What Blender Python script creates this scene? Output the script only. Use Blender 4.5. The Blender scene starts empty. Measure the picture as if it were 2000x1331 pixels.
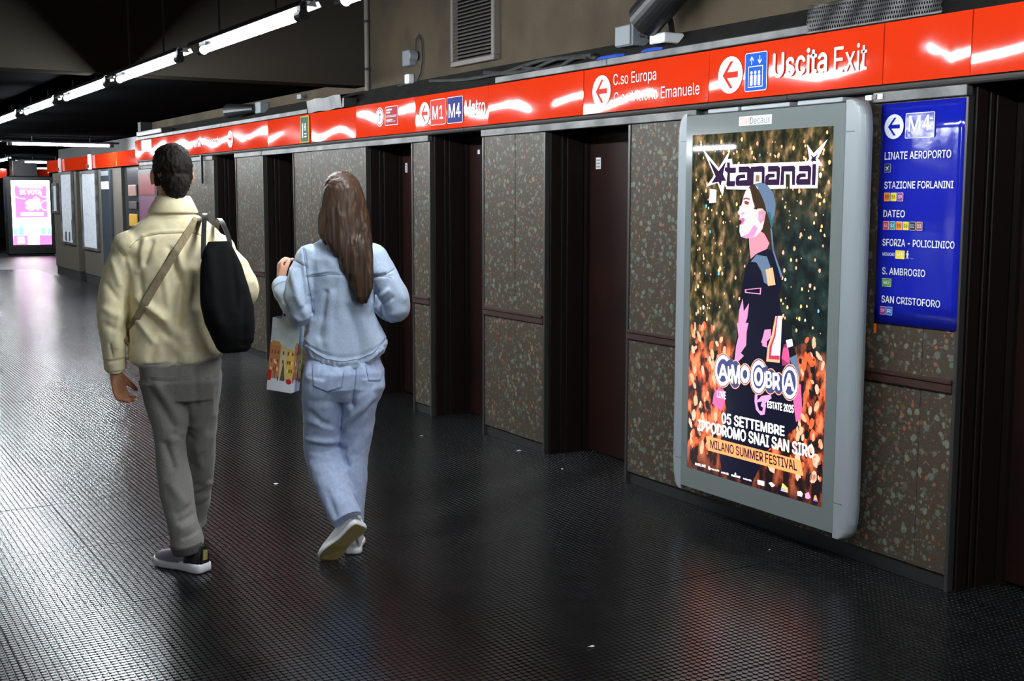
import bpy, bmesh, math, random, os
import numpy as np
from mathutils import Vector, Matrix, noise
from mathutils.bvhtree import BVHTree

SC = bpy.context.scene
COL = SC.collection
PI = math.pi
random.seed(7)

# ------------------------------------------------------------------ camera, world, exposure
YAW, PITCH, ROLL = 0.534428891, 0.118013094, 0.00092745
fw = Vector((math.sin(YAW)*math.cos(PITCH), math.cos(YAW)*math.cos(PITCH), -math.sin(PITCH)))
rt = Vector((math.cos(YAW), -math.sin(YAW), 0))
up = rt.cross(fw)
r2 = rt*math.cos(ROLL) + up*math.sin(ROLL)
u2 = up*math.cos(ROLL) - rt*math.sin(ROLL)
cd = bpy.data.cameras.new('camera')
cam = bpy.data.objects.new('camera', cd)
COL.objects.link(cam)
cam.matrix_world = Matrix(((r2.x, u2.x, -fw.x, 0), (r2.y, u2.y, -fw.y, 0), (r2.z, u2.z, -fw.z, 1.6), (0, 0, 0, 1)))
cd.sensor_width = 36.0
cd.lens = 36.0*2372.07/2000.0
cd.clip_start = 0.05
cd.clip_end = 200
SC.camera = cam

wd = bpy.data.worlds.new('world')
SC.world = wd
wd.use_nodes = True
wd.node_tree.nodes['Background'].inputs['Color'].default_value = (0.55, 0.62, 0.7, 1)
wd.node_tree.nodes['Background'].inputs['Strength'].default_value = 0.004
SC.view_settings.view_transform = 'Standard'
SC.view_settings.look = 'None'
SC.view_settings.exposure = 0.0
SC.view_settings.gamma = 1.0
SC.view_settings.use_curve_mapping = False
TUBE_STRENGTH = 215.0          # fluorescent tubes, the only room light besides the two screens
TUBE_COLOR = (0.90, 0.96, 1.0)
SCREEN_GAIN = 1.9

# ------------------------------------------------------------------ helpers
WMX = {}

def srgb(r, g, b):
    f = lambda c: (c/255/12.92) if c/255 <= 0.04045 else ((c/255+0.055)/1.055)**2.4
    return (f(r), f(g), f(b))

def mat(name, col, rough=0.6, metal=0.0, spec=0.5, emit=None, strength=1.0, coat=0.0, sheen=0.0):
    m = bpy.data.materials.new(name)
    m.use_nodes = True
    b = m.node_tree.nodes['Principled BSDF']
    b.inputs['Base Color'].default_value = (*col, 1)
    b.inputs['Roughness'].default_value = rough
    b.inputs['Metallic'].default_value = metal
    b.inputs['Specular IOR Level'].default_value = spec
    b.inputs['Coat Weight'].default_value = coat
    b.inputs['Coat Roughness'].default_value = 0.05
    b.inputs['Sheen Weight'].default_value = sheen
    if emit:
        b.inputs['Emission Color'].default_value = (*emit, 1)
        b.inputs['Emission Strength'].default_value = strength
    return m

def nodes(m):
    return m.node_tree.nodes, m.node_tree.links, m.node_tree.nodes['Principled BSDF']

def add_noise_color(m, c2, scale=8, detail=4, lo=0.4, hi=0.65, coord='Position', stretch=None):
    """mix the base colour with c2 through a noise mask"""
    N, L, b = nodes(m)
    c1 = tuple(b.inputs['Base Color'].default_value)
    g = N.new('ShaderNodeNewGeometry') if coord == 'Position' else N.new('ShaderNodeTexCoord')
    src = g.outputs['Position'] if coord == 'Position' else g.outputs['Object']
    if stretch:
        mp = N.new('ShaderNodeMapping'); mp.inputs['Scale'].default_value = stretch
        L.new(src, mp.inputs['Vector']); src = mp.outputs['Vector']
    n = N.new('ShaderNodeTexNoise'); n.inputs['Scale'].default_value = scale; n.inputs['Detail'].default_value = detail
    L.new(src, n.inputs['Vector'])
    r = N.new('ShaderNodeMapRange'); r.inputs['From Min'].default_value = lo; r.inputs['From Max'].default_value = hi
    L.new(n.outputs['Fac'], r.inputs['Value'])
    mx = N.new('ShaderNodeMix'); mx.data_type = 'RGBA'
    mx.inputs['A'].default_value = c1; mx.inputs['B'].default_value = (*c2, 1)
    L.new(r.outputs['Result'], mx.inputs['Factor']); L.new(mx.outputs['Result'], b.inputs['Base Color'])
    return n, r, mx

def add_bump(m, scale=60, strength=0.2, dist=0.002, coord='Position', detail=3, stretch=None):
    N, L, b = nodes(m)
    g = N.new('ShaderNodeNewGeometry') if coord == 'Position' else N.new('ShaderNodeTexCoord')
    src = g.outputs['Position'] if coord == 'Position' else g.outputs['Object']
    if stretch:
        mp = N.new('ShaderNodeMapping'); mp.inputs['Scale'].default_value = stretch
        L.new(src, mp.inputs['Vector']); src = mp.outputs['Vector']
    n = N.new('ShaderNodeTexNoise'); n.inputs['Scale'].default_value = scale; n.inputs['Detail'].default_value = detail
    L.new(src, n.inputs['Vector'])
    bp = N.new('ShaderNodeBump'); bp.inputs['Strength'].default_value = strength; bp.inputs['Distance'].default_value = dist
    L.new(n.outputs['Fac'], bp.inputs['Height']); L.new(bp.outputs['Normal'], b.inputs['Normal'])
    return bp

class MB:
    """collects geometry for one mesh"""
    def __init__(s): s.v = []; s.f = []
    def add(s, v, f):
        o = len(s.v); s.v += [tuple(p) for p in v]; s.f += [tuple(i+o for i in q) for q in f]; return s
    def box(s, x0, x1, y0, y1, z0, z1):
        return s.add([(x0,y0,z0),(x1,y0,z0),(x1,y1,z0),(x0,y1,z0),(x0,y0,z1),(x1,y0,z1),(x1,y1,z1),(x0,y1,z1)],
                     [(0,3,2,1),(4,5,6,7),(0,1,5,4),(1,2,6,5),(2,3,7,6),(3,0,4,7)])
    def bbox(s, x0, x1, y0, y1, z0, z1, b=0.004):
        """box with chamfered edges"""
        bm = bmesh.new(); bmesh.ops.create_cube(bm, size=1)
        for v in bm.verts: v.co = Vector((x0+(v.co.x+.5)*(x1-x0), y0+(v.co.y+.5)*(y1-y0), z0+(v.co.z+.5)*(z1-z0)))
        bmesh.ops.bevel(bm, geom=bm.edges[:], offset=b, segments=1, affect='EDGES', profile=0.5)
        bm.verts.index_update()
        s.add([v.co[:] for v in bm.verts], [[v.index for v in f.verts] for f in bm.faces]); bm.free(); return s
    def tube(s, pts, r, n=10, caps=True):
        pts = [Vector(p) for p in pts]; rs = r if hasattr(r, '__len__') else [r]*len(pts)
        t0 = (pts[1]-pts[0]).normalized()
        a = Vector((0,0,1)) if abs(t0.z) < .9 else Vector((1,0,0))
        nx = t0.cross(a).normalized(); vs = []
        for i, p in enumerate(pts):
            t = (pts[min(i+1,len(pts)-1)]-pts[max(i-1,0)]).normalized()
            nx = (nx - t*nx.dot(t)).normalized(); ny = t.cross(nx)
            for k in range(n):
                an = 2*PI*k/n; vs.append(p+nx*math.cos(an)*rs[i]+ny*math.sin(an)*rs[i])
        fs = []
        for i in range(len(pts)-1):
            for k in range(n):
                k2 = (k+1) % n; fs.append((i*n+k, i*n+k2, (i+1)*n+k2, (i+1)*n+k))
        if caps:
            fs.append(tuple(range(n-1,-1,-1))); fs.append(tuple(range((len(pts)-1)*n, len(pts)*n)))
        return s.add(vs, fs)
    def prism(s, pts, frame, d0, d1):
        """2-D polygon in a frame (origin, right, up, normal) extruded from d0 to d1 along the normal"""
        o, r, u, n = frame; k = len(pts)
        area = sum(pts[i][0]*pts[(i+1)%k][1]-pts[(i+1)%k][0]*pts[i][1] for i in range(k))
        if area < 0: pts = pts[::-1]
        vs = [o+r*p[0]+u*p[1]+n*d0 for p in pts]+[o+r*p[0]+u*p[1]+n*d1 for p in pts]
        fs = [tuple(range(k-1,-1,-1)), tuple(range(k,2*k))]+[(i,(i+1)%k,k+(i+1)%k,k+i) for i in range(k)]
        return s.add(vs, fs)

def mesh_of(name, v, f, m, smooth=False):
    me = bpy.data.meshes.new(name)
    me.from_pydata([tuple(p) for p in v], [], [tuple(q) for q in f])
    me.validate(); me.update()
    if m: me.materials.append(m)
    if smooth: me.shade_smooth()
    return me

def wmx(o): return WMX.get(o.name, Matrix.Identity(4)) if o else Matrix.Identity(4)

def obj(name, mb, m, parent=None, smooth=False, local=False):
    """one mesh object; vertices are given in world space unless local (parent space)"""
    v = mb.v
    if parent is not None and not local:
        inv = wmx(parent).inverted(); v = [inv @ Vector(p) for p in v]
    o = bpy.data.objects.new(name, mesh_of(name, v, mb.f, m, smooth))
    COL.objects.link(o)
    if parent is not None:
        o.parent = parent; WMX[o.name] = wmx(parent).copy()
    return o

def tag(o, label=None, cat=None, group=None, kind=None):
    if label: o['label'] = label
    if cat: o['category'] = cat
    if group: o['group'] = group
    if kind: o['kind'] = kind
    return o

def thing(name, label, cat, loc, rotz=0.0, group=None):
    o = bpy.data.objects.new(name, None)
    o.empty_display_size = 0.1
    COL.objects.link(o)
    o.location = loc; o.rotation_euler = (0, 0, rotz)
    WMX[o.name] = Matrix.Translation(Vector(loc)) @ Matrix.Rotation(rotz, 4, 'Z')
    return tag(o, label, cat, group)

def struct(name, mb, m, label=None):
    o = obj(name, mb, m); o['kind'] = 'structure'
    if label: o['label'] = label
    return o

# wall frame: seen from the corridor, right is -Y and up is Z; a = -Y
def wallframe(x): return (Vector((x, 0, 0)), Vector((0, -1, 0)), Vector((0, 0, 1)), Vector((-1, 0, 0)))

FONT = None
try:
    FONT = bpy.data.fonts.load(os.path.join(bpy.utils.system_resource('DATAFILES'), 'fonts', 'Inter.woff2'))
except Exception:
    FONT = None

def text_geo(s, bold=0.0, res=3):
    cu = bpy.data.curves.new('t', 'FONT'); cu.body = s; cu.size = 1.0; cu.resolution_u = res
    if FONT: cu.font = FONT
    o = bpy.data.objects.new('t', cu); COL.objects.link(o)
    dg = bpy.context.evaluated_depsgraph_get()
    me = bpy.data.meshes.new_from_object(o.evaluated_get(dg))
    v = [tuple(p.co) for p in me.vertices]; f = [tuple(p.vertices) for p in me.polygons]
    bpy.data.objects.remove(o); bpy.data.curves.remove(cu); bpy.data.meshes.remove(me)
    if bold:                                  # heavier strokes: the same outlines struck again a little to each side
        v0, f0 = v, f; v, f = [], []
        for q_, (dx, dy) in enumerate(((-1, 0), (1, 0), (0, -.8), (0, .8))):
            k = len(v); v += [(p[0]+dx*bold, p[1]+dy*bold, q_*0.00012) for p in v0]; f += [tuple(i+k for i in q) for q in f0]
    return v, f

def text_quad(name, s, quad, frame, d, m, parent, bold=0.0, thick=0.0008):
    """text stretched over the four corners (tl, tr, br, bl) in a frame, as a thin relief"""
    v, f = text_geo(s, bold)
    xs = [p[0] for p in v]; ys = [p[1] for p in v]
    x0, x1, y0, y1 = min(xs), max(xs), min(ys), max(ys)
    o, r, u, n = frame; tl, tr, br, bl = [Vector(q) for q in quad]
    out = []
    for p in v:
        a = (p[0]-x0)/(x1-x0); b = (p[1]-y0)/(y1-y0)
        q = (bl*(1-a)+br*a)*(1-b)+(tl*(1-a)+tr*a)*b
        out.append(o+r*q.x+u*q.y+n*(d+p[2]))
    mb = MB().add(out, f)
    return obj(name, mb, m, parent)

def rect_quad(a0, a1, z0, z1): return [(a0, z1), (a1, z1), (a1, z0), (a0, z0)]

def circle(cx, cy, rx, ry=None, k=32):
    ry = ry or rx
    return [(cx+rx*math.cos(2*PI*i/k), cy+ry*math.sin(2*PI*i/k)) for i in range(k)]

def rrect(a0, a1, z0, z1, r, k=5):
    pts = []
    for cx, cy, s in ((a1-r, z1-r, 0), (a0+r, z1-r, 1), (a0+r, z0+r, 2), (a1-r, z0+r, 3)):
        for i in range(k+1):
            an = (s+i/k)*PI/2; pts.append((cx+r*math.cos(an), cy+r*math.sin(an)))
    return pts

# ------------------------------------------------------------------ materials
M = {}
M['rubber'] = mat('black_rubber', (0.0026, 0.0030, 0.0032), 0.25, spec=0.72)
add_noise_color(M['rubber'], (0.0075, 0.0082, 0.0086), 9, 6, 0.45, 0.75)
M['rubber_far'] = mat('black_rubber_far', (0.004, 0.0044, 0.0046), 0.40, spec=0.35)
M['plaster'] = mat('grey_brown_plaster', srgb(84, 75, 62), 0.88, spec=0.1)
add_noise_color(M['plaster'], srgb(66, 59, 50), 2.2, 6, 0.4, 0.7)
add_bump(M['plaster'], 55, 0.35, 0.004)
M['black_paint'] = mat('dark_ceiling_paint', (0.006, 0.006, 0.0065), 0.9, spec=0.0)
M['bulkhead'] = mat('dark_bulkhead_paint', (0.034, 0.030, 0.024), 0.9, spec=0.0)  # one even dark brown over the whole bulkhead
M['dark_wall'] = mat('dark_distant_wall', (0.06, 0.06, 0.06), 0.8)
M['dust'] = mat('dusty_dark_ledge', (0.020, 0.019, 0.0175), 0.9, spec=0.1)
add_noise_color(M['dust'], (0.013, 0.0125, 0.012), 6, 5)
M['alu'] = mat('scratched_aluminium', (0.15, 0.15, 0.15), 0.46, 0.6)
add_noise_color(M['alu'], (0.06, 0.06, 0.06), 5, 6, 0.35, 0.65)
M['alu_dark'] = mat('dark_bronze_aluminium', (0.09, 0.085, 0.083), 0.38, 0.7)
M['brown_metal'] = mat('brown_painted_metal', srgb(56, 36, 30), 0.42)
M['brown_door'] = mat('dark_brown_door', srgb(38, 18, 15), 0.5, spec=0.2)
add_noise_color(M['brown_door'], srgb(27, 14, 12), 3, 3)
M['jamb'] = mat('dark_brown_jamb', srgb(25, 15, 14), 0.5, spec=0.2)
M['plinth'] = mat('black_plinth', (0.012, 0.012, 0.013), 0.6)

def terrazzo():
    m = mat('speckled_wall_panel', srgb(112, 101, 86), 0.45, spec=0.22)
    N, L, b = nodes(m)
    g = N.new('ShaderNodeNewGeometry')
    ns = N.new('ShaderNodeTexNoise'); ns.inputs['Scale'].default_value = 38; ns.inputs['Detail'].default_value = 2
    L.new(g.outputs['Position'], ns.inputs['Vector'])
    mxv = N.new('ShaderNodeMix'); mxv.data_type = 'VECTOR'; mxv.inputs['Factor'].default_value = 0.022
    L.new(g.outputs['Position'], mxv.inputs['A']); L.new(ns.outputs['Color'], mxv.inputs['B'])
    col = None
    for scale, thr, rad, pal, seed in ((30, 0.60, 0.44, ((0.145,0.17,0.13),(0.105,0.13,0.10),(0.08,0.092,0.072)), 0),
                                       (40, 0.80, 0.38, ((0.27,0.095,0.045),(0.21,0.10,0.06),(0.14,0.075,0.03)), 3.7),
                                       (58, 0.60, 0.40, ((0.12,0.135,0.105),(0.095,0.11,0.085),(0.06,0.055,0.04)), 9.1)):
        mp = N.new('ShaderNodeMapping'); mp.inputs['Location'].default_value = (seed, seed, seed)
        L.new(mxv.outputs['Result'], mp.inputs['Vector'])
        v = N.new('ShaderNodeTexVoronoi'); v.inputs['Scale'].default_value = scale
        L.new(mp.outputs['Vector'], v.inputs['Vector'])
        sp = N.new('ShaderNodeSeparateColor'); L.new(v.outputs['Color'], sp.inputs['Color'])
        # patches where spots gather
        cl = N.new('ShaderNodeTexNoise'); cl.inputs['Scale'].default_value = 5; L.new(mp.outputs['Vector'], cl.inputs['Vector'])
        ad = N.new('ShaderNodeMath'); ad.operation = 'MULTIPLY_ADD'; ad.inputs[1].default_value = 0.7; ad.inputs[2].default_value = -0.35
        L.new(cl.outputs['Fac'], ad.inputs[0])
        sm = N.new('ShaderNodeMath'); sm.operation = 'ADD'; L.new(sp.outputs['Red'], sm.inputs[0]); L.new(ad.outputs[0], sm.inputs[1])
        gt = N.new('ShaderNodeMath'); gt.operation = 'GREATER_THAN'; gt.inputs[1].default_value = thr; L.new(sm.outputs[0], gt.inputs[0])
        # radius varies per cell
        rr = N.new('ShaderNodeMath'); rr.operation = 'MULTIPLY_ADD'; rr.inputs[1].default_value = rad*0.6; rr.inputs[2].default_value = rad*0.6
        L.new(sp.outputs['Green'], rr.inputs[0])
        sb = N.new('ShaderNodeMath'); sb.operation = 'SUBTRACT'; L.new(rr.outputs[0], sb.inputs[0]); L.new(v.outputs['Distance'], sb.inputs[1])
        ed = N.new('ShaderNodeMapRange'); ed.inputs['From Min'].default_value = 0; ed.inputs['From Max'].default_value = 0.08
        L.new(sb.outputs[0], ed.inputs['Value'])
        mk = N.new('ShaderNodeMath'); mk.operation = 'MULTIPLY'; L.new(gt.outputs[0], mk.inputs[0]); L.new(ed.outputs['Result'], mk.inputs[1])
        ra = N.new('ShaderNodeValToRGB'); ra.color_ramp.interpolation = 'CONSTANT'
        e = ra.color_ramp.elements; e[0].color = (*pal[0], 1); e[0].position = 0; e[1].color = (*pal[1], 1); e[1].position = 0.4
        e2 = e.new(0.75); e2.color = (*pal[2], 1)
        L.new(sp.outputs['Blue'], ra.inputs['Fac'])
        mx = N.new('ShaderNodeMix'); mx.data_type = 'RGBA'
        if col is None:
            n2 = N.new('ShaderNodeTexNoise'); n2.inputs['Scale'].default_value = 130; L.new(g.outputs['Position'], n2.inputs['Vector'])
            r2_ = N.new('ShaderNodeValToRGB'); q = r2_.color_ramp.elements
            q[0].color = (0.046, 0.033, 0.023, 1); q[0].position = 0.3; q[1].color = (0.074, 0.056, 0.041, 1); q[1].position = 0.7
            L.new(n2.outputs['Fac'], r2_.inputs['Fac']); L.new(r2_.outputs['Color'], mx.inputs['A'])
        else:
            L.new(col, mx.inputs['A'])
        L.new(ra.outputs['Color'], mx.inputs['B']); L.new(mk.outputs[0], mx.inputs['Factor'])
        col = mx.outputs['Result']
    L.new(col, b.inputs['Base Color'])
    return m
M['terrazzo'] = terrazzo()

M['red'] = mat('glossy_red_enamel', srgb(208, 50, 18), 0.05, spec=0.36)
bp = add_bump(M['red'], 1.6, 0.045, 0.010, detail=1, stretch=(1, 1.0, 1.6))
M['white_film'] = mat('white_sign_film', (0.78, 0.80, 0.84), 0.4, spec=0.12)
M['red_film'] = mat('red_sign_film', srgb(196, 42, 18), 0.45, spec=0.06)
M['blue_film'] = mat('blue_pictogram_film', srgb(18, 84, 190), 0.45, spec=0.06)
M['navy_film'] = mat('navy_line_badge', srgb(18, 28, 110), 0.45, spec=0.06)
M['green_film'] = mat('dark_green_sign', srgb(10, 70, 40), 0.45, spec=0.06)
M['gold_film'] = mat('gold_sign_edge', srgb(170, 140, 60), 0.5, spec=0.1)
M['crimson_film'] = mat('dark_crimson_notice', srgb(150, 16, 40), 0.45, spec=0.06)
M['grey_film'] = mat('grey_print', srgb(150, 150, 150), 0.4)
M['sign_blue'] = mat('glossy_blue_sign_sheet', srgb(22, 32, 160), 0.10, spec=0.55)
add_bump(M['sign_blue'], 9, 0.22, 0.006, detail=4)
M['sign_text'] = mat('pale_sign_lettering', (0.78, 0.82, 0.92), 0.3)
M['housing'] = mat('silver_grey_housing', srgb(138, 145, 149), 0.35, spec=0.5)
M['bezel'] = mat('grey_glass_bezel', srgb(112, 119, 118), 0.10)
M['black_plastic'] = mat('black_plastic', (0.012, 0.012, 0.013), 0.4)
M['tray'] = mat('dark_lamp_tray', (0.03, 0.03, 0.032), 0.5)
M['tube'] = mat('lit_tube', (0.9, 0.9, 0.9), 0.3, emit=TUBE_COLOR, strength=TUBE_STRENGTH)
M['white_plate'] = mat('white_reflector_plate', (0.75, 0.77, 0.8), 0.4)
M['grey_box'] = mat('pale_grey_box', srgb(128, 134, 140), 0.5)
M['cable'] = mat('dark_cable', (0.03, 0.03, 0.03), 0.6)
M['grille'] = mat('grey_brown_grille', srgb(110, 104, 98), 0.6)
M['blue_glass'] = mat('blue_plastic_strip', srgb(40, 80, 190), 0.3)
M['paper'] = mat('white_paper', (0.75, 0.75, 0.73), 0.7)
M['orange'] = mat('orange_tape', srgb(235, 96, 20), 0.5)
M['perf'] = mat('perforated_steel', (0.018, 0.018, 0.019), 0.36, 0.3)

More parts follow.
